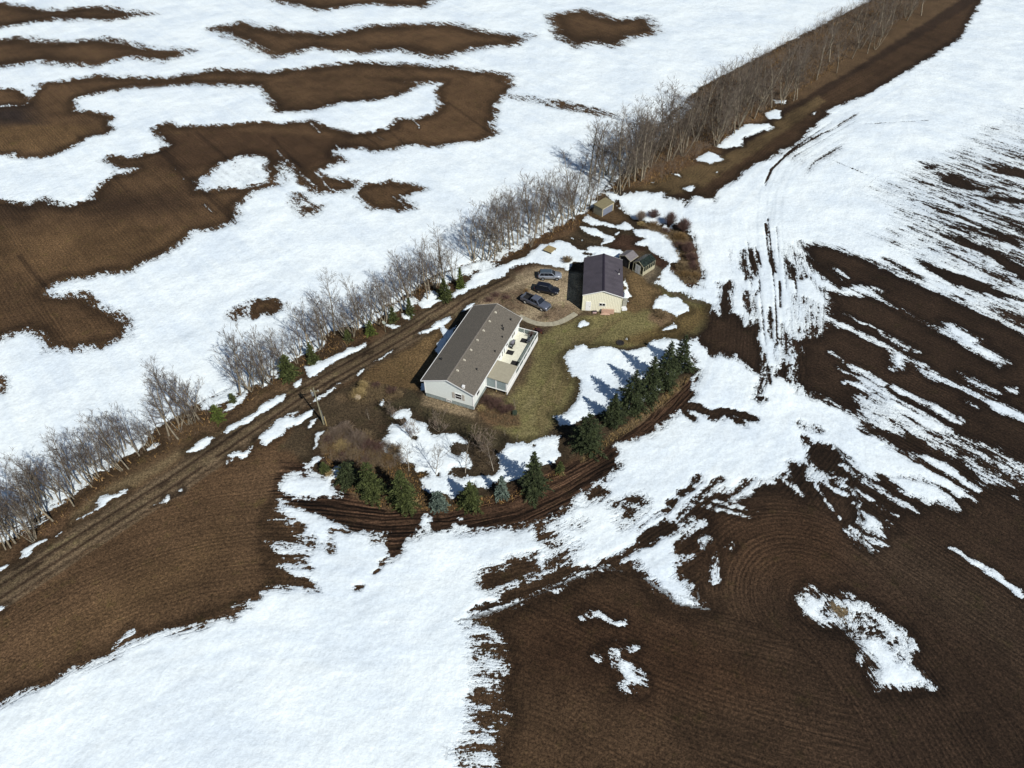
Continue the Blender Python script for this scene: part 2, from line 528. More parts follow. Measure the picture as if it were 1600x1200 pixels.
# --- the track along the windbreak
ROADC = [(-260, 1085), (0, 926), (130, 842), (272, 752), (400, 664), (460, 622), (515, 590), (585, 550), (650, 512), (690, 487), (720, 466), (750, 450), (790, 430)]
paint(ROADC, srgb(98, 81, 58), 0.6, width=5.0)
setz(ROWS[:, 2], [(x, y + 14) for x, y in ROADC] + [(x, y - 14) for x, y in ROADC[::-1]], 0.0, 0.4)
rc = gp(ROADC)
nr = np.zeros_like(rc)
dd = np.gradient(rc, axis=0)
nr[:, 0], nr[:, 1] = -dd[:, 1], dd[:, 0]
nr /= np.linalg.norm(nr, axis=1)[:, None]
for off, w, c, a in ((0.1, .8, srgb(96, 80, 54), .75), (1.05, .5, srgb(48, 34, 22), .9), (-.8, .5, srgb(52, 37, 24), .9), (1.6, .25, srgb(104, 88, 62), .7), (-1.35, .25, srgb(112, 92, 64), .8),
                     (-2.0, .3, srgb(56, 40, 26), .7), (2.2, .35, srgb(60, 46, 30), .6), (.55, .2, srgb(60, 44, 28), .6), (-2.6, .3, srgb(106, 90, 66), .6)):
    paint(rc + nr * off, c, 0.2, width=w, amount=a, wob=False)
for k in range(60):
    i = R.random() * (len(rc) - 2)
    p = rc[int(i)] * (1 - i % 1) + rc[int(i) + 1] * (i % 1) + nr[int(i)] * R.uniform(-2.4, 2.2)
    d = dd[int(i)] / np.linalg.norm(dd[int(i)])
    L = R.uniform(.4, 2.5)
    paint(np.array([p, p + d * L]), srgb(40, 28, 18) if R.random() < .6 else srgb(110, 94, 66), 0.2, width=R.uniform(.2, .6), amount=.8)

# --- snow: the field beyond the windbreak
snow(LEFT, 0.7)
B = bare
B([(-200, 168), (0, 166), (40, 164), (46, 157), (30, 140), (-60, 130), (-200, 128)] , 1.2)
B([(-200, 168), (0, 166), (40, 163), (46, 155), (70, 128), (140, 128), (146, 144), (122, 152), (117, 161), (120, 172), (147, 175), (175, 182), (172, 195), (180, 201), (165, 210), (135, 215), (127, 222), (110, 232), (80, 243), (62, 247), (25, 247), (17, 242), (-60, 240), (-200, 236)], 1.4)
B([(400, 128), (432, 175), (457, 175), (487, 174), (535, 160), (582, 157), (620, 150), (660, 132), (560, 110), (450, 108)], 1.6)
B([(155, 294), (172, 275), (186, 267), (180, 260), (160, 250), (178, 242), (200, 247), (220, 242), (250, 234), (262, 227), (252, 217), (237, 202), (262, 190), (277, 197), (320, 197), (360, 195), (400, 191), (450, 192), (482, 188), (492, 187), (505, 197), (522, 200), (552, 209), (582, 206), (610, 199), (620, 187), (652, 184), (680, 177), (686, 165), (680, 140), (700, 118), (760, 112), (806, 135), (786, 150), (773, 167), (775, 182), (767, 195), (775, 210), (750, 220), (707, 225), (685, 230), (645, 226), (600, 236), (580, 237), (570, 232), (550, 230), (522, 235),
   (525, 243), (540, 252), (520, 258), (497, 266), (502, 275), (520, 276), (560, 285), (552, 300), (515, 300), (495, 303), (480, 292), (470, 282), (455, 268), (447, 262), (440, 272), (445, 285), (425, 292), (400, 297), (370, 322), (372, 345), (360, 350), (335, 359), (305, 360), (295, 370), (277, 382), (250, 402), (225, 410), (210, 422), (185, 425), (150, 430), (125, 434), (100, 436), (82, 447), (70, 452), (75, 460), (100, 462), (135, 462), (150, 476), (175, 487), (197, 500), (203, 512), (197, 525), (175, 535), (150, 540), (132, 545), (107, 545), (72, 546), (65, 525), (45, 516), (20, 522), (0, 530), (-120, 548), (-300, 560), (-300, 330), (-100, 316), (0, 314), (20, 315), (40, 321), (65, 309), (82, 317), (110, 322), (140, 311)], 1.5)
B([(551, 300), (560, 292), (572, 289), (600, 286), (612, 282), (625, 287), (640, 286), (665, 295), (645, 302), (632, 310), (650, 326), (620, 329), (600, 327), (580, 327)], 1.3)
B([(384, 472), (400, 470), (425, 467), (440, 475), (438, 485), (420, 492), (412, 488), (395, 497), (388, 485)], 0.9)
B([(360, 490), (372, 480), (384, 478), (386, 490), (368, 498)], 1.6, lim=.5)
B([(460, 305), (475, 305), (480, 320), (500, 322), (490, 335), (472, 338), (462, 320)], 2.0)
B([(-60, 595), (4, 590), (2, 612), (-60, 615)], 1.4)
B([(800, 150), (900, 165), (960, 180), (900, 172)], 3.0, lim=.1)
snow([(307, 282), (315, 280), (330, 272), (340, 258), (360, 250), (390, 243), (412, 245), (415, 262), (425, 283), (400, 290), (380, 292), (350, 293), (330, 298), (312, 295)], 1.5, lim=.9)
snow([(440, 255), (455, 262), (470, 285), (490, 303), (450, 300), (430, 290)], 2.2, lim=.5)
snow([(170, 262), (190, 262), (212, 264), (200, 270), (180, 272)], 1.6)
for a, b, w in (((432, 235), (500, 298), .7), ((490, 268), (520, 296), .6), ((526, 227), (556, 250), .8), ((484, 190), (502, 206), .7), ((590, 213), (598, 219), .4), ((645, 186), (656, 200), .5), ((270, 262), (300, 288), .4), ((322, 320), (336, 332), .5), ((613, 306), (640, 330), .5), ((624, 303), (648, 324), .5)):
    snow([a, b], .3, width=w * .5, lim=.6)
# more of the same beyond, towards the horizon
for q in ([(-300, 60), (-40, 70), (30, 58), (90, 66), (160, 60), (230, 74), (300, 80), (260, 96), (200, 90), (150, 104), (60, 97), (-40, 110), (-300, 104)], [(330, 44), (380, 34), (450, 50), (520, 52), (580, 40), (700, 36), (760, 50), (830, 56), (800, 72), (740, 76), (690, 92), (620, 78), (560, 84), (490, 76), (430, 90), (390, 70)], [(860, 24), (910, 14), (960, 30), (1010, 26), (1030, 50), (990, 58), (960, 74), (930, 66), (900, 74), (870, 56)], [(-300, 0), (-60, 12), (0, 4), (80, 16), (150, 10), (240, 22), (170, 32), (80, 30), (0, 44), (-300, 34)], [(380, -30), (460, -16), (560, -24), (700, -10), (660, 12), (580, 6), (500, 16), (430, 2)],
          [(-900, -160), (0, -120), (600, -110), (500, -90), (0, -60), (-900, -60)], [(700, -120), (1000, -100), (960, -70), (720, -70)]):
    B(q, 3.4)
B([(128, 150), (60, 132), (150, 118), (260, 122), (330, 108), (430, 112), (560, 96), (700, 104), (800, 118), (790, 134), (690, 130), (560, 132), (440, 136), (300, 132), (200, 138)], 2.6)

# --- snow: the big field on the right and below
SM = [(1360, 146), (1350, 150), (1325, 160), (1295, 172), (1290, 182), (1275, 195), (1245, 225), (1220, 237), (1200, 250), (1190, 252), (1170, 262), (1150, 282), (1122, 297), (1115, 315), (1110, 309), (1087, 307), (1077, 312), (1072, 322), (1067, 312), (1040, 309), (1035, 299), (1020, 301), (985, 299), (970, 304), (950, 297), (942, 301), (960, 315), (975, 332), (990, 342), (1007, 345), (1030, 352), (1046, 348), (1066, 350), (1080, 364), (1084, 390), (1092, 412), (1098, 428), (1094, 446), (1076, 446), (1062, 436), (1050, 424), (1046, 412), (1040, 430), (1033, 436), (1038, 443), (1052, 448), (1066, 458), (1090, 468), (1112, 474), (1112, 505), (1100, 525),
      (1085, 531), (1068, 533), (1070, 545), (1075, 555), (1082, 570), (1092, 579), (1080, 596), (1082, 609), (1064, 630), (1080, 636), (1062, 639), (1052, 647), (1037, 658), (1021, 667), (1012, 678), (1001, 680), (961, 692), (970, 707), (966, 722), (955, 735), (940, 750), (920, 765), (900, 780), (897, 790), (870, 802), (837, 815), (800, 825), (775, 822), (735, 830), (705, 830), (665, 830), (645, 840), (625, 852), (607, 873), (602, 837), (587, 840), (560, 827), (540, 825), (520, 815), (505, 810), (490, 800), (467, 790), (437, 782), (424, 796), (455, 812), (424, 814), (445, 825), (470, 835), (490, 845), (494, 854), (455, 850), (416, 848), (430, 856), (452, 856), (480, 868), (460, 870), (425, 880), (440, 885), (455, 900), (465, 906), (452, 915), (425, 920), (400, 935), (360, 960), (312, 972), (275, 985), (250, 991), (212, 1001), (175, 1022), (140, 1040), (112, 1050), (40, 1085), (-60, 1130), (-200, 1400), (3000, 1400), (3600, -400), (1700, -300), (1500, 60)]
snow(SM, 1.0)
i, d = sdf(SM, 0)
ANI[i] = np.where(d > 0, 1.0, ANI[i])
i, d = sdf([(380, 1100), (-100, 1150), (-100, 800), (300, 760), (440, 740), (520, 800), (590, 870), (500, 900)], 2)
ANI[i] = np.where(d > 0, 1.0, ANI[i])
setz(ANI, ARC, 0.6)
RB = 1.3
# brown: central soil wedge east of the yard
B(T(1000, 450, 5.333, [(650, -40), (750, -40), (765, 100), (752, 210), (830, 240), (880, 310), (960, 290), (1030, 250), (1042, 400), (1060, 440), (1100, 420), (1098, 620), (1050, 780), (1010, 850), (970, 890), (1000, 780), (1020, 700), (960, 700), (890, 660), (800, 600), (790, 560), (740, 570), (680, 530), (620, 570), (560, 500), (520, 480), (470, 440), (480, 370), (560, 260), (620, 190), (660, 240), (672, 100)]), .8)
B(T(1000, 450, 5.333, [(955, 935), (980, 900), (1030, 910), (1070, 940), (1000, 965)]), .6)
B(T(1000, 450, 5.333, [(1182, 300), (1200, 370), (1232, 385), (1225, 600), (1240, 690), (1245, 760), (1300, 790), (1170, 762), (1140, 740), (1145, 670), (1178, 600), (1190, 500)]), .7)
B(T(1000, 450, 5.333, [(1280, 430), (1400, 425), (1600, 390), (1800, 380), (1800, 940), (1600, 930), (1530, 905), (1440, 870), (1350, 840), (1282, 780), (1272, 700), (1300, 560)]), .8)
B(T(1000, 450, 5.333, [(1300, 290), (1450, 300), (1600, 330), (1600, 380), (1500, 350), (1380, 360), (1310, 400)]), 2.0, lim=.4)
snow(T(1000, 450, 5.333, [(1030, 560), (1035, 700), (1020, 740)]), .5, width=.7, lim=1)
snow(T(1000, 450, 5.333, [(1425, 560), (1425, 740)]), .5, width=.7, lim=.7)
snow(T(1000, 450, 5.333, [(1340, 500), (1440, 560), (1400, 590)]), .9, lim=.2)
B(T(1000, 450, 5.333, [(1088, 180), (1092, 420)]), .4, width=.35, lim=2)
for q, l in (([(1148, 385), (1182, 380), (1188, 440), (1160, 445), (1150, 420)], .1), ([(1150, 445), (1195, 450), (1190, 500), (1165, 505)], -.15), ([(1214, 365), (1245, 385), (1282, 430), (1250, 445), (1222, 440)], .05), ([(1225, 450), (1290, 470), (1290, 515), (1230, 520)], -.1), ([(1130, 380), (1148, 390), (1145, 440), (1135, 420)], -.35)):
    mixz(q, -l + .25, 2.5)
B([(1166, 388), (1176, 390), (1182, 418), (1172, 422)], .5)
B([(1229, 405), (1236, 408), (1245, 430), (1238, 432)], .5)
for q, w in (([(1183, 392), (1187, 410), (1192, 430)], .3), ([(1196, 350), (1199, 385), (1204, 412), (1209, 424)], .35), ([(1205, 392), (1208, 408), (1212, 426)], .3), ([(1203, 480), (1207, 545)], .3), ([(1218, 440), (1219, 480)], .3), ([(1200, 560), (1203, 600)], .4)):
    B(q, .2, width=w, wob=False, lim=2)
snow([(1188, 420), (1196, 520), (1204, 566)], .6, width=2.2, lim=1.5)
for q, l in (([(1181, 385), (1190, 480), (1196, 540)], .3), ([(1204, 385), (1212, 480), (1214, 540)], .5), ([(1224, 395), (1228, 450)], .2), ([(1237, 395), (1246, 470)], .2), ([(1168, 378), (1174, 450)], .2), ([(1213, 355), (1218, 420)], 0), ([(1199, 340), (1204, 385)], -.3)):
    B(q, .14, width=.2, lim=l, wob=False)
# meltwater channel
B(T(1000, 450, 5.333, [(335, 965), (400, 985), (480, 1000), (540, 1035), (620, 1060), (700, 1045), (790, 1050), (900, 1075), (960, 1085)]), .4, width=1.7)
B(T(1000, 450, 5.333, [(700, 1050), (760, 1080), (800, 1110), (870, 1135)]), .4, width=.9)
B(T(1000, 450, 5.333, [(350, 960), (390, 930), (440, 870)]), .5, width=1.3)
B(T(1000, 450, 5.333, [(370, 980), (390, 1050), (450, 1085)]), .4, width=1.2)
B([(1082, 600), (1090, 580), (1094, 590), (1088, 604)], .8)
# brown: everything far right, streaky
mixz([(1275, 285), (1330, 262), (1420, 238), (1470, 190), (1540, 150), (1700, 100), (2600, 0), (2600, 700), (1600, 560), (1450, 450), (1380, 420), (1300, 385), (1262, 378), (1230, 362), (1330, 330)], 0.8, 22)
mixz([(1400, 290), (1450, 260), (1560, 230), (2400, 300), (2400, 640), (1600, 560), (1480, 440), (1440, 380), (1420, 330)], 0.26, 16)
RBIG = [(1257, 385), (1275, 378), (1312, 388), (1355, 405), (1390, 422), (1425, 437), (1450, 450), (1520, 480), (1600, 520), (2400, 800), (2600, 1500), (640, 1500), (700, 1330), (690, 1260), (745, 1215), (720, 1170), (775, 1125), (752, 1095), (762, 1050), (750, 1035), (747, 1020), (760, 1012), (770, 1004), (745, 1000), (752, 988), (725, 977), (755, 965), (775, 955), (800, 947), (830, 930), (875, 914), (912, 894), (940, 884), (965, 886), (995, 884), (1015, 904), (1025, 925), (1052, 942), (1075, 950), (1100, 946), (1080, 922), (1065, 905), (1060, 882), (1080, 868), (1057, 866), (1060, 850), (1075, 832), (1098, 815), (1085, 812), (1065, 822), (1060, 807), (1085, 782), (1125, 765), (1145, 767), (1162, 757), (1200, 752), (1235, 742), (1290, 748), (1330, 742), (1362, 748), (1400, 752), (1432, 742), (1470, 752), (1450, 728), (1430, 715), (1400, 698), (1362, 668), (1340, 650), (1312, 635), (1282, 620), (1250, 612), (1243, 590), (1246, 560), (1250, 530), (1262, 525), (1290, 512), (1297, 500), (1290, 480), (1300, 475), (1282, 450), (1275, 440), (1257, 400)]
B(RBIG, 1.2)
R4 = lambda p: T(1200, 450, 4, p)
for q in ([(250, 970), (330, 1000), (430, 1010), (480, 1060), (520, 1110), (580, 1190), (600, 1240), (500, 1200), (400, 1190), (300, 1150), (240, 1060)], [(140, 1090), (210, 1100), (270, 1200), (300, 1280), (170, 1230)], [(205, 850), (330, 880), (300, 900), (220, 880)], [(215, 940), (300, 980), (330, 1080), (270, 1060)]):
    B(R4(q), .9, lim=1.2)
B(R4([(560, 880), (600, 895), (690, 930), (800, 985), (900, 1040), (1000, 1100), (1100, 1180), (1000, 1060), (1100, 1090), (1300, 1240), (1350, 1080), (1000, 900), (760, 850), (690, 880)]), .8)
SN = lambda q, a=.9, lim=3.0: snow(q, a, lim=lim)
SN([(1242, 402), (1262, 404), (1285, 419), (1310, 436), (1332, 452), (1350, 462), (1310, 458), (1280, 450), (1262, 430)], .7, 1.2)
SN([(1296, 412), (1316, 424), (1326, 434), (1312, 428)], .5, .6)
B([(1252, 396), (1270, 402), (1300, 420), (1322, 436), (1300, 426), (1275, 412)], .5, lim=.7)
SN(R4([(430, -10), (600, -10), (700, 55), (800, 120), (900, 180), (970, 215), (940, 205), (860, 165), (770, 115), (690, 75), (600, 45), (560, 30)]), .8)
SN(R4([(970, 215), (1060, 255), (1100, 262), (1110, 215), (1200, 250), (1350, 330), (1300, 345), (1400, 390), (1490, 465), (1440, 485), (1350, 430), (1200, 340), (1110, 290)]), 1.0, 1.4)
SN(R4([(990, -20), (1060, 10), (1250, 100), (1370, 160), (1480, 212), (1380, 190), (1250, 120), (1100, 50)]), .7, 1.4)
SN(R4([(1120, -10), (1250, 40), (1390, 108), (1260, 70)]), .7, .9)
SN(R4([(380, 185), (460, 215), (600, 285), (700, 345), (820, 400), (900, 450), (1000, 505), (1100, 560), (1230, 615), (1380, 680), (1600, 800), (1640, 840), (1500, 775), (1380, 700), (1300, 682), (1200, 622), (1060, 580), (980, 530), (920, 485), (840, 450), (840, 510), (780, 500), (760, 440), (770, 395), (640, 315), (500, 265), (400, 225)]), .8, 1.6)
SN(R4([(700, 275), (800, 325), (950, 405), (860, 380), (760, 330)]), .8, .9)
SN(R4([(460, 150), (680, 265)]), .6, .5)
SN(R4([(1195, 535), (1320, 590), (1450, 662), (1380, 655), (1260, 600)]), .8, 1.2)
SN(R4([(508, 470), (560, 490), (650, 540), (745, 595), (700, 592), (620, 545), (530, 512)]), .6)
SN(R4([(550, 560), (620, 590), (740, 655), (900, 750), (1000, 805), (1145, 885), (1070, 880), (1080, 955), (950, 870), (870, 785), (760, 760), (720, 690), (600, 620)]), 1.0, 1.2)
SN(R4([(590, 700), (680, 680), (690, 750), (780, 780), (800, 890), (720, 870), (640, 800)]), 2.0, .35)
SN(R4([(850, 830), (1100, 900), (1200, 960), (1140, 1040), (1040, 990), (900, 900)]), 2.0, .3)
SN(R4([(1240, 1000), (1360, 1040), (1600, 1120), (1600, 1190), (1400, 1190), (1280, 1080)]), 2.5, .2)
SN(R4([(1480, 1150), (1640, 1200), (1640, 1260), (1500, 1200)]), 1.0, 1)
for a, w in (([(800, 620), (920, 690), (1030, 745)], .8), ([(1030, 745), (1120, 800), (1205, 832)], 1.3), ([(1230, 940), (1330, 985), (1430, 1030)], .5), ([(1380, 710), (1500, 770), (1600, 820)], 2.0), ([(1240, 715), (1300, 745)], .8), ([(490, 590), (600, 630)], .8), ([(440, 500), (540, 555)], .3), ([(400, 400), (475, 450)], .5), ([(1000, 1065), (1130, 1130), (1220, 1200)], 1.2), ([(1090, 1110), (1200, 1190), (1290, 1260)], 1.8), ([(870, 1090), (960, 1130), (1080, 1200), (1180, 1270)], 2.4), ([(470, 1120), (560, 1180)], .6), ([(1500, 630), (1545, 640)], 1), ([(1520, 0), (1600, 40)], 1.5), ([(1290, 0), (1350, 20)], .8), ([(660, 0), (720, 20)], .8)):
    snow(R4(a), .5, width=w, lim=1.3)
R5 = lambda p: T(1200, 750, 4, p)
for q in ([(-40, -30), (30, 0), (60, 30), (20, 35), (-40, 20)], [(100, -30), (150, 0), (200, 65), (228, 88), (180, 60), (120, 20)], [(400, -40), (470, 20), (560, 100), (700, 175), (815, 228), (770, 205), (620, 130), (500, 60), (420, 10)], [(560, -40), (640, 30), (760, 90), (860, 140), (925, 200), (850, 168), (700, 95), (600, 30)], [(680, -40), (760, 20), (870, 90), (1000, 160), (1060, 150), (1165, 198), (1180, 180), (1090, 100), (1040, 40), (940, -20)], [(1000, -40), (1080, 10), (1180, 75), (1275, 122), (1200, 60), (1130, -10)], [(1340, -20), (1420, 10), (1465, 42), (1400, 20)], [(1510, -20), (1600, 20), (1640, 50), (1560, 25)], [(580, 220), (600, 200), (660, 225), (690, 290), (712, 345), (640, 310), (560, 275)], [(700, 245), (770, 275), (780, 300), (720, 275)], [(545, 150), (580, 155), (570, 180)], [(1565, 115), (1590, 120), (1590, 142)]):
    SN(R5(q), .7, 1.5)
for a, w in (([(265, -20), (340, 110), (400, 190), (445, 245)], .45), ([(1140, 430), (1200, 470), (1260, 510)], .5), ([(1260, 515), (1400, 595), (1500, 655), (1580, 715)], 1.1), ([(495, 290), (640, 350), (750, 408)], .22), ([(490, 318), (600, 362), (725, 408)], .28), ([(510, 345), (600, 385), (700, 448)], .16), ([(560, 395), (620, 425), (670, 445)], .16), ([(380, 20), (470, 90)], .9), ([(560, 60), (660, 130)], .6)):
    snow(R5(a), .35, width=w, lim=1.2)
SN(R5([(205, 820), (220, 755), (225, 690), (270, 672), (290, 720), (330, 720), (370, 770), (340, 810), (400, 840), (440, 840), (500, 830), (420, 770), (430, 730), (470, 710), (540, 740), (600, 790), (740, 860), (775, 905), (860, 940), (850, 1020), (800, 1120), (860, 1125), (860, 1080), (890, 1010), (915, 990), (920, 1030), (890, 1110), (870, 1165), (960, 1200), (1050, 1300), (700, 1300), (640, 1210), (690, 1150), (640, 1115), (570, 1120), (600, 1060), (550, 1000), (520, 960), (560, 940), (500, 925), (440, 885), (400, 910), (300, 880), (240, 850)]), .8)
B(R5([(380, 760), (430, 780), (500, 820), (530, 880), (450, 870), (400, 840)]), .5, lim=1)
B(R5([(740, 990), (800, 985), (830, 1020), (790, 1060), (760, 1040)]), .7)
B(R5([(660, 935), (700, 930), (700, 955)]), .7)
B(R5([(560, 870), (640, 880), (620, 940), (570, 920)]), 1.6, lim=.5)
paint(R5([(380, 780), (430, 780), (520, 830), (540, 890), (460, 880), (400, 840)]), srgb(150, 128, 92), .4)
# brown inside the snow at the bottom
B([(745, 900), (757, 893), (785, 890), (797, 870), (812, 866), (836, 874), (841, 888), (825, 900), (800, 912), (775, 923), (757, 915)], 1.0)
B([(733, 952), (770, 938), (800, 924), (850, 900), (885, 882), (908, 884), (880, 905), (840, 925), (800, 940), (760, 957)], .5)
B([(725, 978), (760, 966), (810, 946), (850, 924), (900, 893), (945, 880)], .4, width=.7)
R6 = lambda p: T(800, 750, 4, p)
for q in ([(470, 90), (520, 45), (580, 60), (600, 90), (540, 120), (450, 150)], [(150, 260), (250, 245), (220, 290), (160, 295)], [(0, 300), (90, 285), (110, 305), (20, 325)]):
    B(R6(q), .8)
for q in ([(280, 230), (360, 200), (340, 230), (290, 245)], [(640, 140), (720, 130), (820, 140), (800, 165), (700, 150), (650, 160)], [(680, 270), (740, 200), (840, 180), (780, 220), (720, 265)], [(400, 260), (460, 250), (440, 290), (400, 280)], [(250, 500), (300, 480), (360, 490), (320, 520)], [(280, 430), (340, 400), (420, 410), (330, 445)], [(200, 340), (260, 330), (270, 350), (220, 360)]):
    B(R6(q), 1.6, lim=.7)
for a, w in (([(1070, 85), (1120, 40), (1180, -10)], 1.0), ([(995, 145), (1025, 130)], 1.4), ([(780, 310), (870, 240), (975, 175)], .35), ([(590, 525), (700, 455), (830, 370), (960, 285), (1060, 210), (1150, 130), (1250, 30), (1290, -10)], .8), ([(820, 360), (950, 320), (1000, 280)], 2.2)):
    B(R6(a), .5, width=w, lim=1.2)
for q in ([(580, 1050), (640, 1040), (700, 1060), (770, 1060), (745, 1105), (690, 1110), (740, 1160), (790, 1230), (840, 1300), (700, 1300), (650, 1200), (630, 1130), (600, 1090)], [(515, 1105), (545, 1110), (545, 1145)], [(860, 650), (930, 680), (1020, 755), (950, 730), (880, 690)]):
    SN(R6(q), .7, 1.1)
SN(R6([(1160, 385), (1240, 370), (1250, 390), (1180, 410)]), .8, 1)
for a, w, l in (([(440, 842), (520, 860), (590, 873)], .5, .25), ([(620, 880), (700, 895)], .4, .3), ([(1140, 120), (1300, 145), (1540, 180)], .3, .8), ([(1120, 165), (1280, 185), (1500, 230)], .4, .4), ([(1380, 130), (1470, 60), (1540, 10)], 1.0, .6), ([(1200, 105), (1300, 70)], .7, .4), ([(1265, 420), (1268, 620)], .4, -.3), ([(1340, 430), (1375, 390)], .6, .2)):
    snow(R6(a), .5, width=w, lim=l)
R8 = lambda p: T(400, 750, 4, p)
B(R8([(765, 555), (770, 525), (795, 515), (800, 520), (785, 550)]), .4)
B(R8([(620, 665), (670, 645), (675, 655), (655, 690), (640, 680), (625, 690)]), .3)
B(R8([(740, 585), (752, 578)]), .3, width=.5)
B(R8([(735, 375), (800, 350), (815, 380), (760, 395)]), 1.2, lim=.8)
for q in ([(230, 100), (330, 110), (420, 150), (480, 200), (560, 260), (660, 310), (560, 290), (460, 250), (400, 200), (300, 160), (220, 130)], [(380, 120), (450, 140), (500, 190), (420, 150)], [(300, 360), (370, 370), (380, 420), (330, 430), (290, 400)], [(240, 290), (290, 300), (280, 330), (240, 320)], [(430, 400), (480, 410), (470, 425)], [(465, 325), (505, 330), (490, 355)], [(535, 315), (585, 320), (560, 330)], [(260, 620), (360, 660), (370, 690), (300, 660)], [(215, 490), (300, 510), (320, 540), (230, 520)]):
    B(R8(q), .8, lim=1.0)
B([(598, 836), (645, 838), (626, 856), (608, 874)], .35)
for q in ([(1020, 235), (1060, 220), (1115, 240), (1085, 275), (1080, 305), (1000, 300), (1030, 265)], [(1235, 240), (1300, 225), (1300, 250)], [(1230, 280), (1310, 265), (1325, 300), (1240, 305)], [(1400, 920), (1440, 940), (1400, 960)], [(1450, 1060), (1490, 1080), (1580, 1180), (1540, 1190), (1480, 1110)], [(1460, 1010), (1520, 1000), (1520, 1040)], [(60, 390), (180, 395), (200, 435), (130, 425)], [(85, 520), (130, 515), (130, 540)]):
    SN(R8(q), .5)
SN([(180, 1007), (200, 985), (212, 983), (208, 993), (190, 1005)], .8, 1)
# snow at the south west corner of the yard
T3 = lambda p: T(400, 560, 5.714, p)
SN(T3([(250, 1060), (330, 1040), (440, 1040), (500, 1040), (430, 920), (480, 960), (500, 900), (545, 870), (592, 890), (530, 950), (515, 1010), (560, 1050), (620, 1060), (720, 980), (790, 965), (790, 1000), (740, 1050), (690, 1090), (690, 1140), (770, 1250), (600, 1240), (430, 1260), (200, 1200)]), .7)
# far top right streaks, tracks over the snow
for a, w, l in (([(1285, 208), (1262, 222), (1235, 238), (1212, 258)], .3, .3), ([(1450, 188), (1330, 195), (1290, 207)], .5, .2), ([(1300, 250), (1358, 275)], .6, .1), ([(1300, 190), (1240, 232), (1205, 265), (1195, 290)], .5, .2)):
    B(a, .2, width=w * .7, lim=min(l, .2) - .1, wob=False)
for q in ([(1240, 245), (1290, 225), (1295, 240), (1250, 255)], [(1280, 220), (1300, 230), (1280, 245)]):
    B(q, 2.5, lim=.0)
mixz([(1250, 250), (1300, 190), (1345, 165), (1350, 200), (1290, 250), (1260, 290)], .75, 4)
R2 = lambda p: T(1200, 150, 4, p)
for q in ([(190, 905), (240, 945), (260, 1000), (340, 1050), (440, 1110), (520, 1190), (440, 1200), (300, 1110), (215, 1010)], [(730, 1020), (800, 1050), (900, 1115), (960, 1150), (860, 1115)], [(920, 1010), (1050, 1060), (1200, 1110), (1350, 1150), (1600, 1290), (1400, 1260), (1150, 1180), (1000, 1100)], [(1110, 850), (1200, 870), (1350, 930), (1450, 980), (1600, 1060), (1700, 1180), (1600, 1160), (1480, 1100), (1400, 1020), (1300, 960), (1180, 900)], [(1250, 780), (1350, 810), (1450, 850), (1600, 920), (1600, 970), (1480, 920), (1330, 840)], [(1270, 612), (1400, 622), (1640, 655), (1640, 690), (1450, 660), (1310, 640)], [(1400, 725), (1600, 785), (1640, 820), (1480, 765)],
          [(1050, 530), (1150, 480), (1300, 560), (1400, 570), (1350, 600), (1250, 590), (1150, 570)], [(1260, 490), (1380, 530), (1520, 590), (1400, 560)], [(1320, 400), (1450, 430), (1640, 480), (1640, 540), (1450, 480)], [(1510, 360), (1640, 400), (1640, 430)], [(940, 410), (1050, 440), (1100, 465), (1020, 460)], [(900, 645), (940, 650), (920, 660)], [(1180, 455), (1290, 500), (1250, 500)], [(20, 960), (45, 1080)], [(110, 1020), (170, 1050), (180, 1110), (120, 1120)]):
    if len(q) > 2:
        B(R2(q), 1.0, lim=1.6)
    else:
        B(R2(q), .5, width=.7)

for a, b, w, l in (((100, 765), (215, 690), 2.6, .5), ((10, 822), (100, 768), 3.0, .5), ((330, 630), (425, 578), 3.0, .6), ((430, 572), (500, 536), 2.2, .4), ((560, 508), (640, 472), 2.6, .4), ((690, 436), (760, 412), 3.0, .6), ((765, 402), (835, 366), 3.0, .3), ((840, 362), (925, 318), 3.0, .3), ((942, 292), (1000, 236), 3.5, .3), ((1005, 228), (1080, 158), 3.5, .1)):
    snow([a, b], 1.4, width=w, lim=l)
T1 = [(1352, 168), (1300, 190), (1250, 222), (1212, 258), (1194, 300), (1190, 345), (1192, 400), (1199, 470), (1206, 560)]
T2 = [(1440, 180), (1360, 196), (1290, 225), (1240, 265), (1216, 310), (1208, 360), (1210, 420), (1216, 500), (1219, 570)]
T3 = [(1080, 320), (1120, 330), (1150, 350), (1165, 385), (1172, 440), (1180, 520)]
track(T1, (-.9, .9, 2.6, 4.2), .4, .75)
track(T2, (-1.0, 1.0), .4, .6)
track(T3, (-.9, .9), .35, .4)
track([(1250, 690), (1160, 725), (1080, 775), (1000, 830), (930, 870), (860, 905), (770, 950), (690, 1010)], (-4, -2.2, -.6, 1.2, 3, 5), .35, .55)
track([(640, 925), (560, 955), (460, 985), (330, 1010), (180, 1045)], (-1, 1), .4, .45)
track([(700, 850), (780, 848), (860, 830), (940, 790), (1010, 740), (1070, 690)], (-1.2, 1.0, 3.0), .35, .4)
track([(1300, 300), (1400, 330), (1500, 338), (1640, 345)], (-.9, .9, 3), .35, .45)
track([(1240, 330), (1330, 350), (1440, 400), (1560, 470)], (-.9, .9), .35, .35)
mixz([(728, 984), (765, 982), (795, 1010), (800, 1100), (790, 1260), (690, 1260), (715, 1150), (735, 1050)], .05, 5)
i, d = sdf(LEFT, 0)
ANI[i] = np.where(d > 0, .7, ANI[i])
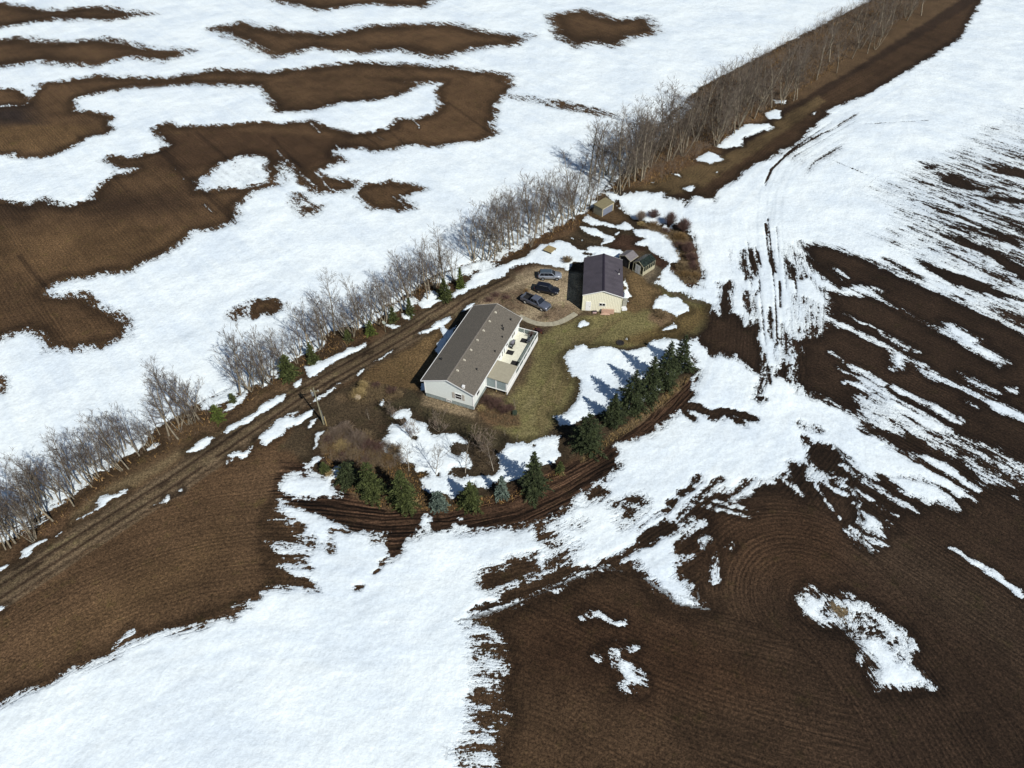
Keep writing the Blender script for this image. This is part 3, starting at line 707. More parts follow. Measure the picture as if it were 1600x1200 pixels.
# --- snow in the yard and along the track
S = lambda q, a=.45: snow(q, a * 1.5)
S(T(780, 300, 5, [(1060, 290), (1200, 300), (1330, 340), (1360, 400), (1410, 460), (1400, 530), (1340, 560), (1290, 520), (1200, 480), (1150, 430), (1070, 410), (1130, 370), (1060, 340)]))
S([(912, 346), (914, 339), (920, 337), (940, 346), (964, 353), (980, 347), (992, 357), (976, 360), (960, 356), (940, 352), (924, 351)])
S([(902, 354), (928, 356), (940, 360), (944, 366), (960, 368), (958, 373), (950, 380), (940, 381), (944, 372), (928, 370), (916, 366)])
S([(961, 365), (966, 361), (969, 364), (964, 367)], .3)
S([(890, 371), (896, 372), (895, 374)], .2)
S([(903, 372), (909, 373), (908, 375)], .2)
S([(704, 462), (712, 452), (730, 440), (742, 428), (760, 419), (780, 414), (796, 409), (820, 403), (834, 391), (848, 381), (876, 377), (892, 380), (908, 389), (916, 391), (918, 384), (940, 384), (972, 391), (970, 404), (950, 401), (916, 401), (912, 408), (896, 410), (893, 422), (887, 422), (880, 418), (866, 418), (850, 414), (834, 411), (820, 412), (800, 421), (780, 434), (762, 441), (745, 449), (726, 456), (712, 465), (704, 467)])
bare([(906, 394), (918, 394), (930, 396), (928, 399), (915, 399)], .5)
S([(1052, 455), (1020, 442), (1030, 432), (1040, 420), (1050, 430), (1062, 442), (1080, 448), (1100, 455), (1112, 476), (1095, 468), (1070, 458)])
S([(650, 476), (656, 468), (670, 456), (680, 458), (690, 466), (696, 469), (676, 475), (658, 486)])
S([(625, 487), (630, 486), (638, 492), (649, 492), (640, 499), (632, 502)])
S([(602, 504), (612, 508), (626, 507), (620, 512), (610, 517)])
S([(537, 548), (545, 543), (557, 540), (570, 534), (568, 543), (555, 552), (545, 553), (528, 561), (512, 575), (495, 586), (484, 589), (478, 578), (473, 570), (482, 572), (495, 566), (515, 558)], .35)
S([(457, 600), (472, 591), (474, 600), (462, 606)], .3)
S([(343, 677), (352, 666), (375, 657), (400, 643), (415, 628), (427, 624), (432, 618), (447, 616), (445, 624), (432, 634), (412, 646), (395, 655), (370, 668), (355, 675)], .35)
S([(290, 705), (305, 692), (320, 686), (334, 682), (325, 695), (310, 704), (297, 706)], .35)
S([(110, 821), (117, 814), (125, 808), (150, 791), (162, 780), (177, 774), (202, 765), (180, 780), (152, 799), (127, 814), (117, 820)], .35)
S([(27, 875), (32, 862), (45, 852), (56, 850), (72, 846), (55, 858), (40, 871)], .35)
S([(80, 840), (92, 834), (86, 841)], .2)
S([(-14, 892), (0, 887), (12, 886), (0, 895), (-12, 903)], .3)
S([(-20, 952), (0, 946), (12, 943), (7, 952), (-2, 957), (-20, 962)], .3)
S([(245, 790), (252, 784), (256, 774), (265, 771), (259, 786), (250, 791)], .25)
S([(277, 766), (283, 761), (283, 764)], .2)
S([(357, 722), (357, 713), (370, 703), (382, 703), (395, 697), (390, 709), (378, 712), (365, 716)], .3)
S([(398, 683), (410, 677), (420, 668), (431, 658), (446, 650), (463, 640), (452, 650), (460, 650), (477, 642), (488, 640), (484, 648), (470, 660), (449, 668), (438, 678), (426, 686), (416, 695), (407, 694)], .3)
S([(482, 629), (490, 623), (498, 619), (512, 610), (531, 599), (521, 610), (503, 619), (490, 627)], .25)
S([(480, 666), (484, 658), (494, 654), (489, 662)], .2)
S([(484, 662), (487, 665), (480, 671)], .2)
S([(486, 698), (492, 686), (500, 676), (512, 673), (502, 682), (493, 696), (488, 702)], .25)
S([(555, 585), (567, 576), (566, 580), (557, 587)], .2)
S([(582, 567), (597, 557), (617, 546), (612, 552), (595, 562)], .2)
S([(653, 523), (664, 514), (675, 509), (690, 498), (702, 494), (702, 500), (692, 510), (700, 516), (716, 508), (702, 530), (688, 556), (680, 548), (680, 536), (692, 528), (686, 514), (668, 519)], .35)
S([(716, 488), (730, 478), (746, 473), (738, 480), (722, 487)], .2)
S([(654, 612), (658, 598), (670, 594), (668, 608), (662, 612)], .25)
for q in ([(350, 640), (362, 628), (380, 614), (386, 604), (384, 620), (368, 634), (352, 646)], [(405, 600), (418, 592), (421, 602), (412, 608)], [(432, 583), (440, 580), (436, 590), (430, 592)], [(228, 700), (240, 694), (248, 698), (232, 706)], [(470, 555), (480, 548), (478, 558)], [(620, 478), (632, 470), (630, 480)], [(688, 452), (700, 446), (704, 456), (694, 462)], [(700, 420), (712, 410), (706, 425)], [(175, 700), (190, 690), (196, 700), (182, 708)]):
    S(q, .5)
bare([(588, 500), (598, 490), (608, 492), (612, 500), (606, 507), (596, 508)], .6)
Y4 = lambda p: T(480, 600, 3.81, p)
S(Y4([(440, 340), (480, 300), (500, 230), (560, 245), (580, 215), (570, 195), (520, 205), (495, 185), (530, 160), (600, 148), (620, 200), (730, 270), (760, 310), (800, 310), (870, 298), (960, 338), (955, 372), (900, 345), (850, 362), (842, 400), (900, 420), (955, 405), (980, 450), (960, 490), (880, 508), (850, 540), (960, 558), (1040, 545), (1110, 530), (1130, 490), (1120, 420), (1190, 345), (1290, 352), (1400, 320), (1520, 318), (1490, 370), (1505, 430), (1490, 455), (1430, 490), (1380, 480), (1330, 540), (1290, 560), (1200, 590), (1150, 580), (1080, 620), (1030, 635), (1000, 600), (930, 640), (880, 690), (830, 695), (790, 660), (740, 650), (690, 620), (700, 590), (680, 560), (740, 540), (700, 518), (660, 522), (640, 470), (600, 460), (560, 462), (510, 420), (440, 370)]))
for u, v, r in ((621, 655, 2.2), (648, 684, 5.5), (710, 702, 5), (832.5, 697, 2.6), (687, 741, 3.4), (771, 733, 2.6), (730, 736, 4.2), (683, 671, 3)):
    bare([(u + r * 1.3 * math.cos(t), v + r * .8 * math.sin(t)) for t in np.linspace(0, 5.6, 9)], .35)
S(Y4([(430, 130), (450, 105), (468, 100), (468, 132), (450, 142)]), .25)
S(Y4([(515, 420), (560, 430), (610, 470), (560, 465)]), .25)
Z5 = lambda p: T(860, 500, 5.456, p)
S(Z5([(140, 505), (160, 470), (148, 420), (130, 350), (130, 290), (200, 220), (290, 220), (330, 242), (420, 220), (520, 225), (570, 252), (640, 265), (730, 260), (810, 222), (860, 180), (960, 170), (1060, 165), (1150, 185), (1240, 150), (1260, 220), (1200, 330), (1150, 420), (1000, 530), (850, 640), (700, 740), (600, 820), (520, 850), (430, 820), (330, 836), (240, 870), (150, 900), (80, 905), (40, 830), (70, 795), (140, 780), (170, 740), (200, 700), (230, 600), (240, 515), (215, 482), (170, 495)]))
S(Z5([(235, 55), (255, 25), (285, 12), (330, 28), (310, 52), (265, 66)]), .25)
S(Z5([(950, 102), (965, 75), (1040, 50), (1060, 28), (1075, 40), (1065, 66), (1000, 95)]), .3)
S(Z5([(640, 162), (675, 152), (660, 168)]), .15)
S(T(780, 300, 5, [(1200, 905), (1215, 860), (1230, 812), (1270, 800), (1290, 790), (1330, 812), (1400, 808), (1425, 830), (1430, 862), (1480, 895), (1485, 930), (1420, 960), (1400, 992), (1350, 940), (1290, 915), (1230, 905)]), .35)
S([(974, 440), (977, 436), (980, 448), (984, 462), (980, 470), (975, 468)], .25)
S([(974, 444), (978, 452), (976, 466)], .2)
for q, a in (([(1115, 231), (1137, 215), (1160, 195), (1200, 192), (1210, 198), (1190, 205), (1160, 217), (1160, 228), (1140, 232)], .5), ([(1085, 249), (1110, 237), (1132, 249), (1110, 255)], .5), ([(1047, 270), (1062, 271), (1062, 275)], .3), ([(1018, 285), (1024, 284), (1022, 288)], .3), ([(1067, 292), (1085, 289), (1082, 300), (1072, 300)], .4),
             ([(1195, 175), (1210, 171), (1220, 173), (1218, 181), (1220, 185), (1200, 186)], .4), ([(1208, 157), (1230, 157), (1225, 163), (1213, 162)], .4), ([(1190, 199), (1208, 201), (1200, 205)], .3), ([(1266, 180), (1276, 175), (1272, 181)], .2), ([(1120, 270), (1128, 268), (1124, 272)], .2)):
    S(q, a)
# patches between the shrubs in the east bed
for q in ([(1046, 350), (1052, 350), (1050, 358), (1044, 356)], [(1026, 345), (1034, 346), (1032, 352), (1027, 351)], [(1030, 356), (1040, 352), (1046, 362), (1034, 362)]):
    S(q, .3)

wide = np.clip(dc / 3, 0, 1) * (ROWS[:, 2] > .3)
i, d = sdf(ARC, 0)
i = i[d > 0]
flat = np.sign(SNOW) * np.abs(SNOW) ** 1.7 / 1.15
SNOW[:] = np.where(np.abs(SNOW) < 1.2, SNOW * (1 - wide) + flat * wide, SNOW)
SNOW[:] = SNOW.astype(np.float32)
lowr = np.clip((PX - 5) / 25, 0, 1) * np.clip((95 - PY) / 30, 0, 1)
inarc = np.zeros(NV, dtype=bool)
inarc[i] = True
ROWS[:, 2] *= np.where(inarc, 1, .38 + .22 * lowr)
# dark damp rim where snow has just gone
rim = np.exp(-((SNOW + 0.9) / 1.0) ** 2)[:, None] * 0.5
COLR *= (1 - rim)
i, d = sdf(ARC, 0)
i = i[d > .2]
fur = np.sin(dc[i] * 2 * math.pi / 1.05 + 1.2 * vnoise(PX[i], PY[i], 9)) * .5 + np.sin(dc[i] * 2 * math.pi / 2.3) * .25
COLR[i] *= (1 + .85 * fur)[:, None]
lum = COLR @ np.array([.3, .6, .1], dtype=np.float32)
COLR[:] = (COLR * .82 + lum[:, None] * .18) * .95
# slow patchiness in the soil
pt = 1 + .45 * vnoise(PX, PY, 19.0) + .3 * vnoise(PX + 5, PY, 9.0) + .3 * vnoise(PX + 31, PY, 4.2) + .3 * vnoise(PX + 9, PY + 3, 1.6)
COLR *= pt[:, None]
PZ = 0.13 * np.clip(SNOW * .5 + .3, 0, 1) + .05 * vnoise(PX, PY, 3.1) * (SNOW > 0) + .04 * vnoise(PX, PY, 1.3)
PZ -= .06 * np.clip(ROWS[:, 2], 0, 1) * 0
PZ = np.where(np.hypot(PX, PY) > 700, 0, PZ)

me = bpy.data.meshes.new('ground')
co = np.stack([PX, PY, PZ], 1).astype(np.float32)
ii = np.arange(NX * NY).reshape(NY, NX)
q = np.stack([ii[:-1, :-1], ii[:-1, 1:], ii[1:, 1:], ii[1:, :-1]], -1).reshape(-1, 4)
me.vertices.add(NV)
me.vertices.foreach_set('co', co.ravel())
me.loops.add(q.size)
me.loops.foreach_set('vertex_index', q.ravel().astype(np.int32))
me.polygons.add(len(q))
me.polygons.foreach_set('loop_start', np.arange(0, q.size, 4, dtype=np.int32))
me.polygons.foreach_set('loop_total', np.full(len(q), 4, dtype=np.int32))
me.polygons.foreach_set('use_smooth', np.ones(len(q), dtype=bool))
me.update()
a = me.attributes.new('snow', 'FLOAT', 'POINT')
a.data.foreach_set('value', SNOW)
a = me.attributes.new('tracks', 'FLOAT', 'POINT')
a.data.foreach_set('value', TRK)
a = me.attributes.new('aniso', 'FLOAT', 'POINT')
a.data.foreach_set('value', ANI)
a = me.attributes.new('rows', 'FLOAT_VECTOR', 'POINT')
a.data.foreach_set('vector', ROWS.ravel())
a = me.attributes.new('soil', 'FLOAT_COLOR', 'POINT')
a.data.foreach_set('color', np.concatenate([COLR, np.ones((NV, 1), np.float32)], 1).astype(np.float32).ravel())

gm = bpy.data.materials.new('ground')
gm.use_nodes = True
nt = gm.node_tree
N, L = nt.nodes, nt.links
pb = N['Principled BSDF']


def attr(n):
    x = N.new('ShaderNodeAttribute')
    x.attribute_name = n
    return x


def math_(op, a, b=None, c=None, clamp=False):
    x = N.new('ShaderNodeMath')
    x.operation = op
    x.use_clamp = clamp
    for i, k in enumerate((a, b, c)):
        if k is None:
            continue
        if isinstance(k, (int, float)):
            x.inputs[i].default_value = k
        else:
            L.new(k, x.inputs[i])
    return x.outputs[0]


def noise(vec, scale, detail=6, rough=.6):
    x = N.new('ShaderNodeTexNoise')
    x.inputs['Scale'].default_value = scale
    x.inputs['Detail'].default_value = detail
    x.inputs['Roughness'].default_value = rough
    L.new(vec, x.inputs['Vector'])
    return x.outputs[0]


def mixc(f, a, b, mode='MIX'):
    x = N.new('ShaderNodeMix')
    x.data_type = 'RGBA'
    x.blend_type = mode
    for s, k in ((0, f), (6, a), (7, b)):
        if isinstance(k, (int, float)):
            x.inputs[s].default_value = k
        elif isinstance(k, tuple):
            x.inputs[s].default_value = (*k, 1)
        else:
            L.new(k, x.inputs[s])
    return x.outputs[2]


def maprange(v, a, b, c, d, smooth=False):
    x = N.new('ShaderNodeMapRange')
    if smooth:
        x.interpolation_type = 'SMOOTHSTEP'
    L.new(v, x.inputs[0])
    for i, k in enumerate((a, b, c, d)):
        x.inputs[1 + i].default_value = k
    return x.outputs[0]


pos = N.new('ShaderNodeNewGeometry').outputs['Position']
rowa = attr('rows')
sep = N.new('ShaderNodeSeparateXYZ')
L.new(rowa.outputs['Vector'], sep.inputs[0])


def rowvec(sx, sy):
    cx = N.new('ShaderNodeCombineXYZ')
    L.new(math_('MULTIPLY', sep.outputs[0], sx), cx.inputs[0])
    L.new(math_('MULTIPLY', sep.outputs[1], sy), cx.inputs[1])
    return cx.outputs[0]


rstr = sep.outputs[2]
n_iso = math_('SUBTRACT', noise(pos, .55, 4, .66), .5)
n_row = math_('SUBTRACT', noise(rowvec(.62, .11), 1.0, 4, .75), .5)
n_row2 = math_('SUBTRACT', noise(rowvec(.22, .035), 1.0, 4, .6), .5)
n_fin = math_('SUBTRACT', math_('ADD', math_('MULTIPLY', noise(pos, 2.1, 4, .8), .62), math_('MULTIPLY', noise(rowvec(1.9, .55), 1.0, 3, .8), .38)), .5)
an = attr('aniso').outputs['Fac']
nmix = math_('ADD', math_('MULTIPLY', n_iso, math_('SUBTRACT', 1.6, an)), math_('MULTIPLY', n_row, math_('MULTIPLY', an, 2.4)))
nmix = math_('ADD', nmix, math_('MULTIPLY', math_('MULTIPLY', n_row2, an), 1.3))
nmix = math_('ADD', math_('MULTIPLY', nmix, 1.55), math_('MULTIPLY', n_fin, math_('ADD', 3.0, math_('MULTIPLY', an, .6))))
sn = math_('ADD', attr('snow').outputs['Fac'], nmix)
mask = maprange(sn, -.02, .05, 0, 1, True)
# soil
soil = attr('soil').outputs['Color']
stripe = noise(rowvec(2.6, .05), 1.0, 4, .6)
stripe2 = noise(rowvec(6.0, .16), 1.0, 3, .6)
st = math_('ADD', math_('MULTIPLY', math_('SUBTRACT', stripe, .5), 1.15), math_('MULTIPLY', math_('SUBTRACT', stripe2, .5), 1.7))
clod = noise(pos, 2.2, 6, .75)
grain = noise(pos, 4.2, 3, .8)
lowrow = math_('MULTIPLY', math_('SUBTRACT', noise(rowvec(.55, .012), 1.0, 4, .65), .5), 1.5)
st = math_('ADD', st, lowrow)
wob_ = math_('MULTIPLY', noise(rowvec(.4, .06), 1.0, 3, .6), 1.4)
fur_ = math_('SINE', math_('MULTIPLY', math_('ADD', sep.outputs[0], wob_), 2 * math.pi / .62))
fur_ = math_('MULTIPLY', fur_, maprange(noise(rowvec(.25, .03), 1.0, 3, .6), .35, .65, .05, .55))
st = math_('ADD', st, fur_)
k = math_('ADD', 1.0, math_('MULTIPLY', st, rstr))
k = math_('MULTIPLY', k, maprange(clod, .28, .72, .3, 1.8))
k = math_('MULTIPLY', k, maprange(grain, .30, .70, .25, 1.75))
k = math_('MAXIMUM', k, .12)
vm = N.new('ShaderNodeVectorMath')
vm.operation = 'SCALE'
L.new(soil, vm.inputs[0])
L.new(k, vm.inputs['Scale'])
straw = maprange(noise(pos, 4.0, 4, .85), .60, .74, 0, .55, True)
green = maprange(noise(pos, .35, 5, .7), .55, .7, 0, .4, True)
sc = mixc(green, vm.outputs[0], mixc(1.0, vm.outputs[0], (.8, 1.05, .6), 'MULTIPLY'))
sc = mixc(straw, sc, mixc(.5, vm.outputs[0], srgb(140, 122, 90)))
# snow
dirt_shade = maprange(math_('ADD', math_('MULTIPLY', noise(pos, .07, 6, .6), .6), math_('MULTIPLY', noise(rowvec(.5, .03), 1.0, 6, .75), .4)), .38, .64, 0, 1, True)
gran = maprange(noise(pos, 2.4, 3, .75), .36, .66, .90, 1.04)
scol = mixc(dirt_shade, (.87, .945, .965), (.72, .81, .88))  # bluish shading put into the snow colour, along with dirt streaks following the rows
grit = maprange(noise(rowvec(3.0, 1.4), 1.0, 4, .85), .62, .78, 0, .34, True)
thin = maprange(sn, .05, .3, .05, 0, True)
vg = N.new('ShaderNodeVectorMath')
vg.operation = 'SCALE'
L.new(scol, vg.inputs[0])
L.new(gran, vg.inputs['Scale'])
scol = vg.outputs[0]
scol = mixc(math_('MULTIPLY', attr('tracks').outputs['Fac'], maprange(noise(rowvec(1.5, .3), 1.0, 3, .7), .35, .65, .15, .75)), scol, (.52, .60, .66))
scol = mixc(math_('MULTIPLY', grit, an), scol, (.45, .47, .5))
scol = mixc(thin, scol, (.5, .47, .43))
L.new(mixc(mask, sc, scol), pb.inputs['Base Color'])
L.new(maprange(mask, 0, 1, .95, .55), pb.inputs['Roughness'])
L.new(maprange(mask, 0, 1, .15, .25), pb.inputs['Specular IOR Level'])
hs = math_('ADD', math_('MULTIPLY', clod, .16), math_('MULTIPLY', math_('MULTIPLY', st, rstr), .05))
hsn = math_('ADD', math_('MULTIPLY', noise(pos, .16, 3, .5), .55), math_('ADD', math_('MULTIPLY', noise(pos, 3.6, 2, .6), .035), math_('ADD', math_('MULTIPLY', noise(pos, 1.1, 6, .66), .085), math_('MULTIPLY', maprange(sn, -.1, .8, 0, 1, True), .10))))
hh = N.new('ShaderNodeMix')
L.new(mask, hh.inputs[0])
L.new(hs, hh.inputs[2])
L.new(hsn, hh.inputs[3])
bp = N.new('ShaderNodeBump')
bp.inputs['Strength'].default_value = 1.0
bp.inputs['Distance'].default_value = 1.0
L.new(hh.outputs[0], bp.inputs['Height'])
L.new(bp.outputs[0], pb.inputs['Normal'])
me.materials.append(gm)
ground = link('ground', me)
tag(ground, kind='structure')
# ------------------------------------------------------------------ materials of things
M_white = mat('white_siding', (.80, .845, .80), .6, var=.02, wave=('Z', 1.6, .03), bump=.4)
M_trim = mat('white_trim', (.82, .82, .80), .5, var=.02)
M_block = mat('grey_parging', srgb(140, 150, 148), .9, var=.12, bump=.3)
M_shing = mat('brown_shingles', srgb(92, 87, 80), .95, var=.12, scale=6, col2=srgb(104, 98, 88), bump=.8, bscale=9)
M_dark = mat('black_rubber', (.012, .012, .013), .8, var=.1)
M_glass = mat('dark_glass', (.012, .014, .018), .08, var=.02, spec=.8)
M_deck = mat('cream_deck_boards', srgb(214, 212, 194), .8, var=.05, scale=2, wave=('X', 2.2, .01), bump=.3)
M_tan = mat('tan_membrane_roof', srgb(158, 152, 132), .85, var=.04)
M_screen = mat('grey_screen', srgb(140, 152, 152), .7, var=.05)
M_cream = mat('cream_metal_siding', srgb(230, 226, 202), .6, var=.03, wave=('X', 1.05, .05), bump=.45)
M_plum = mat('plum_metal_roof', srgb(72, 67, 74), .55, var=.08, scale=.8, wave=('Y', 1.0, .03), bump=.5)
M_plumtrim = mat('dark_plum_trim', srgb(44, 36, 46), .5, var=.05)
M_conc = mat('concrete', srgb(158, 152, 132), .9, var=.10, bump=.3, scale=1.5)
M_wood = mat('weathered_wood', srgb(150, 134, 96), .9, var=.15, stretch=(1, 6, 6), scale=3)
M_ltwood = mat('cream_painted_wood', srgb(170, 164, 138), .8, var=.1)
M_redwood = mat('reddish_boards', srgb(182, 150, 130), .85, var=.15, stretch=(1, 9, 9))
M_greyroof = mat('grey_shed_shingles', srgb(112, 108, 110), .9, var=.1, bump=.4)
M_blackgl = mat('dark_greenhouse_glazing', srgb(34, 42, 36), .25, var=.3, scale=2)
M_grey = mat('grey_metal', srgb(130, 134, 136), .45, .3, var=.08)
M_polewood = mat('pale_pole_wood', srgb(128, 124, 102), .9, var=.12, stretch=(4, 4, .5))
M_bark = mat('grey_bark', srgb(134, 125, 108), .9, var=.3, scale=2, col2=srgb(128, 118, 100), rnd=.2)
M_twig = mat('grey_twigs', srgb(102, 91, 80), .9, var=.15, rnd=.22)
M_birch = mat('white_birch_bark', srgb(176, 166, 150), .8, var=.2, scale=5)
M_redtwig = mat('purple_red_twigs', srgb(96, 72, 64), .9, var=.25, rnd=.15)
M_tantwig = mat('tan_dry_stems', srgb(126, 108, 80), .9, var=.25, rnd=.1)
M_pinktwig = mat('pinkish_grey_twigs', srgb(128, 112, 98), .9, var=.2, rnd=.1)
M_orange = mat('rusty_orange_stems', srgb(122, 98, 62), .9, var=.25)
M_straw = mat('straw', srgb(164, 144, 100), .9, var=.2)


def foliage(name, c1, c2):
    m = mat(name, c1, .75, var=.22, scale=1.7, col2=c2, spec=.15)
    nt = m.node_tree
    p = nt.nodes['Principled BSDF']
    ri = nt.nodes.new('ShaderNodeNewGeometry')
    mr = nt.nodes.new('ShaderNodeMapRange')
    mr.inputs[3].default_value = .55
    mr.inputs[4].default_value = 1.5
    nt.links.new(ri.outputs['Random Per Island'], mr.inputs[0])
    vm = nt.nodes.new('ShaderNodeVectorMath')
    vm.operation = 'SCALE'
    src = p.inputs['Base Color'].links[0].from_socket
    nt.links.new(src, vm.inputs[0])
    nt.links.new(mr.outputs[0], vm.inputs['Scale'])
    nt.links.new(vm.outputs[0], p.inputs['Base Color'])
    return m


M_spruce = foliage('dark_spruce_needles', srgb(38, 46, 32), srgb(58, 65, 41))
M_olive = foliage('olive_spruce_needles', srgb(46, 54, 32), srgb(70, 76, 42))
M_blue = foliage('blue_spruce_needles', srgb(62, 74, 68), srgb(90, 102, 92))
M_lime = foliage('bright_spruce_needles', srgb(56, 66, 32), srgb(78, 88, 40))
M_trunk = mat('brown_trunk', srgb(74, 56, 42), .9, var=.2)


# ------------------------------------------------------------------ house
HO, HA, HW, HL = (-14.012, 77.279), -0.379, 8.478, 19.927
house = thing('house', 'long white bungalow with a brown shingled gable roof', 'house', (HO[0], HO[1], 0), HA)
EZ, RZ = 3.639, 5.405
SL = (RZ - EZ) / (HW / 2 + .4)


def hz(x):
    return RZ - SL * abs(x - HW / 2)


MB().box(.02, HW - .02, .02, HL - .02, -.3, .78).build('foundation', M_block, house)
wl = MB()
wt = hz(0) - .14
wl.prism([(0, .78), (HW, .78), (HW, wt), (HW / 2, RZ - .14), (0, wt)], 'y', 0, HL)
wall = wl.build('wall', M_white, house)
tr = MB()
for x in (-.03, HW - .09):
    for y in (-.03, HL - .09):
        tr.box(x, x + .12, y, y + .12, .76, wt - .02)
tr.each('corner_trim', M_trim, house)
rf = MB()
th = .13
for s in (-1, 1):
    xe = HW / 2 + s * (HW / 2 + .4)
    pts = [(HW / 2, RZ), (xe, EZ), (xe, EZ - th), (HW / 2, RZ - th)]
    rf.prism(pts, 'y', -.3, HL + .3)
roof = rf.build('roof', M_shing, house)
cap = MB()
cap.prism([(HW / 2 - .16, RZ - .04), (HW / 2, RZ + .035), (HW / 2 + .16, RZ - .04)], 'y', -.28, HL + .28)
cap.build('ridge_cap', mat('ridge_shingles', srgb(110, 104, 96), .95, var=.1), roof)
fa = MB()
for y in (-.335, HL + .302):
    for s in (-1, 1):
        xe = HW / 2 + s * (HW / 2 + .43)
        fa.prism([(HW / 2, RZ + .02), (xe, EZ - .0), (xe, EZ - .2), (HW / 2, RZ - .18)], 'y', y, y + .033)
fa.each('fascia', M_trim, roof)
gu = MB()
for s in (-1, 1):
    x = HW / 2 + s * (HW / 2 + .405)
    gu.box(min(x, x + s * .11), max(x, x + s * .11), -.3, HL + .3, EZ - .15, EZ - .02)
gu.each('gutter', M_trim, roof)
for k in range(7):
    x, y = 4.82, 2.5 + k * 2.6
    v = MB()
    z = hz(x)
    v.hexa([(x - .2, y - .13, hz(x - .2)), (x + .2, y - .13, hz(x + .2)), (x + .2, y + .13, hz(x + .2)), (x - .2, y + .13, hz(x - .2))], [(x - .16, y - .1, z + .2), (x + .14, y - .1, z + .14), (x + .14, y + .1, z + .14), (x - .16, y + .1, z + .2)])
    v.build('roof_vent', mat('pale_vent', srgb(190, 184, 168), .6), roof)
for x, y, h, r in ((7.2, 4.6, .3, .09), (8.1, 10.0, .25, .1), (7.9, 13.7, .25, .08), (7.6, 18.3, .32, .1), (.75, 4.9, .3, .12), (7.4, 15.3, .55, .1), (7.0, 15.9, .4, .07)):
    v = MB()
    v.tube((x, y, hz(x) - .05), (x, y, hz(x) + h), r)
    v.tube((x, y, hz(x) + h), (x, y, hz(x) + h + .07), r * 1.5, r * 1.2)
    v.build('vent_pipe', M_dark, roof, smooth=False)
v = MB()
v.box(6.75, 7.1, -.1, .25, hz(6.9) - .1, hz(6.9) + .35)
v.box(6.7, 7.15, -.15, .3, hz(6.9) + .35, hz(6.9) + .42)
v.build('chimney', M_trim, roof)


def window(parent, x0, x1, z0, z1, y, n=2, axis='y', frame_m=None, horiz=False):
    """a framed window set on a wall; axis y: the wall faces -y, axis x: it faces +x"""
    fm = frame_m or M_trim
    w = MB()
    t = .07

    def bx(mb, a0, a1, c0, c1, d0, d1):
        if axis == 'y':
            mb.box(a0, a1, y - d1, y - d0, c0, c1)
        else:
            mb.box(y + d0, y + d1, a0, a1, c0, c1)
    bx(w, x0, x1, z0, z0 + t, .0, .07)
    bx(w, x0, x1, z1 - t, z1, .0, .07)
    bx(w, x0, x0 + t, z0 + t, z1 - t, .0, .07)
    bx(w, x1 - t, x1, z0 + t, z1 - t, .0, .07)
    for k in range(1, n):
        if horiz:
            zz = z0 + (z1 - z0) * k / n
            bx(w, x0 + t, x1 - t, zz - .04, zz + .04, .0, .06)
        else:
            xx = x0 + (x1 - x0) * k / n
            bx(w, xx - .04, xx + .04, z0 + t, z1 - t, .0, .06)
    f = w.build('window', fm, parent)
    g = MB()
    bx(g, x0 + t, x1 - t, z0 + t, z1 - t, .003, .03)
    g.build('pane', M_glass, f)
    return f


window(house, 5.35, 6.55, 1.55, 2.75, 0, 2, horiz=True)
for x in (4.88, 6.6):
    s = MB()
    s.box(x, x + .42, -.05, -.003, 1.5, 2.8)
    for k in range(12):
        s.box(x + .05, x + .37, -.065, -.05, 1.58 + k * .1, 1.63 + k * .1)
    s.build('shutter', mat('beige_shutter', srgb(176, 170, 160), .7), house)
window(house, 3.75, 4.65, .3, .72, .02, 2)
MB().box(HW + .03, HW + .11, .1, .18, .05, EZ - .15).build('downspout', M_trim, house)
window(house, 1.3, 2.5, 1.7, 2.7, HW, 1, 'x')
window(house, 10.5, 11.2, 1.9, 2.8, HW, 1, 'x')
window(house, 11.8, 12.3, 1.2, 3.0, HW, 1, 'x')
window(house, 12.65, 13.15, 1.2, 3.0, HW, 1, 'x')
window(house, 16.3, 17.9, 1.6, 2.8, HW, 2, 'x')
d = MB()
d.box(HW + .0, HW + .06, 13.6, 14.6, 1.02, 3.1)
dr = d.build('door', M_trim, house)
MB().tube((HW + .06, 14.45, 2.0), (HW + .12, 14.45, 2.0), .04).build('handle', M_grey, dr)
MB().box(HW + .061, HW + .07, 13.8, 14.4, 2.1, 2.9).build('pane', M_glass, dr)

# deck and screened porch: fixed to the house
DX0, DX1, DY0, DY1 = HW + .01, 12.2, 4.9, 19.35
dk = MB()
dk.box(DX0, DX1, DY0, DY1, .92, 1.0)
dk.build('deck_floor', M_deck, house)
sk = MB()
sk.box(DX1 + .003, DX1 + .06, DY0, DY1 + .06, .18, 1.04)
sk.box(DX0, DX1, DY1 + .003, DY1 + .06, .5, 1.04)
sk.build('deck_skirt', M_trim, house)
ps = MB()
for y in (5.1, 8.7, 12.3, 15.9, 19.1):
    for x in (DX1 - .2, 10.3):
        ps.box(x - .08, x + .08, y - .08, y + .08, -.1, .9)
ps.each('deck_post', M_wood, house)
rl = MB()
n = 6
yy = [8.95 + (DY1 - .05 - 8.95) * k / n for k in range(n + 1)]
for y in yy:
    rl.box(DX1 - .04, DX1 + .05, y - .045, y + .045, 1.04, 2.0)
rl.box(DX1 - .05, DX1 + .06, 8.95, DY1, 2.0, 2.06)
rl.box(DX1 - .03, DX1 + .04, 8.95, DY1, 1.08, 1.14)
for x in (DX0 + .06, 9.7, 10.9):
    rl.box(x - .045, x + .045, DY1 - .04, DY1 + .05, 1.04, 2.0)
rl.box(DX0, DX1 - .06, DY1 - .05, DY1 + .06, 2.0, 2.06)
rail = rl.build('railing', M_trim, house)
m = bpy.data.materials.new('rail_glass')
m.use_nodes = True
gn = m.node_tree
pr = gn.nodes['Principled BSDF']
pr.inputs['Base Color'].default_value = (.25, .30, .30, 1)
pr.inputs['Roughness'].default_value = .15
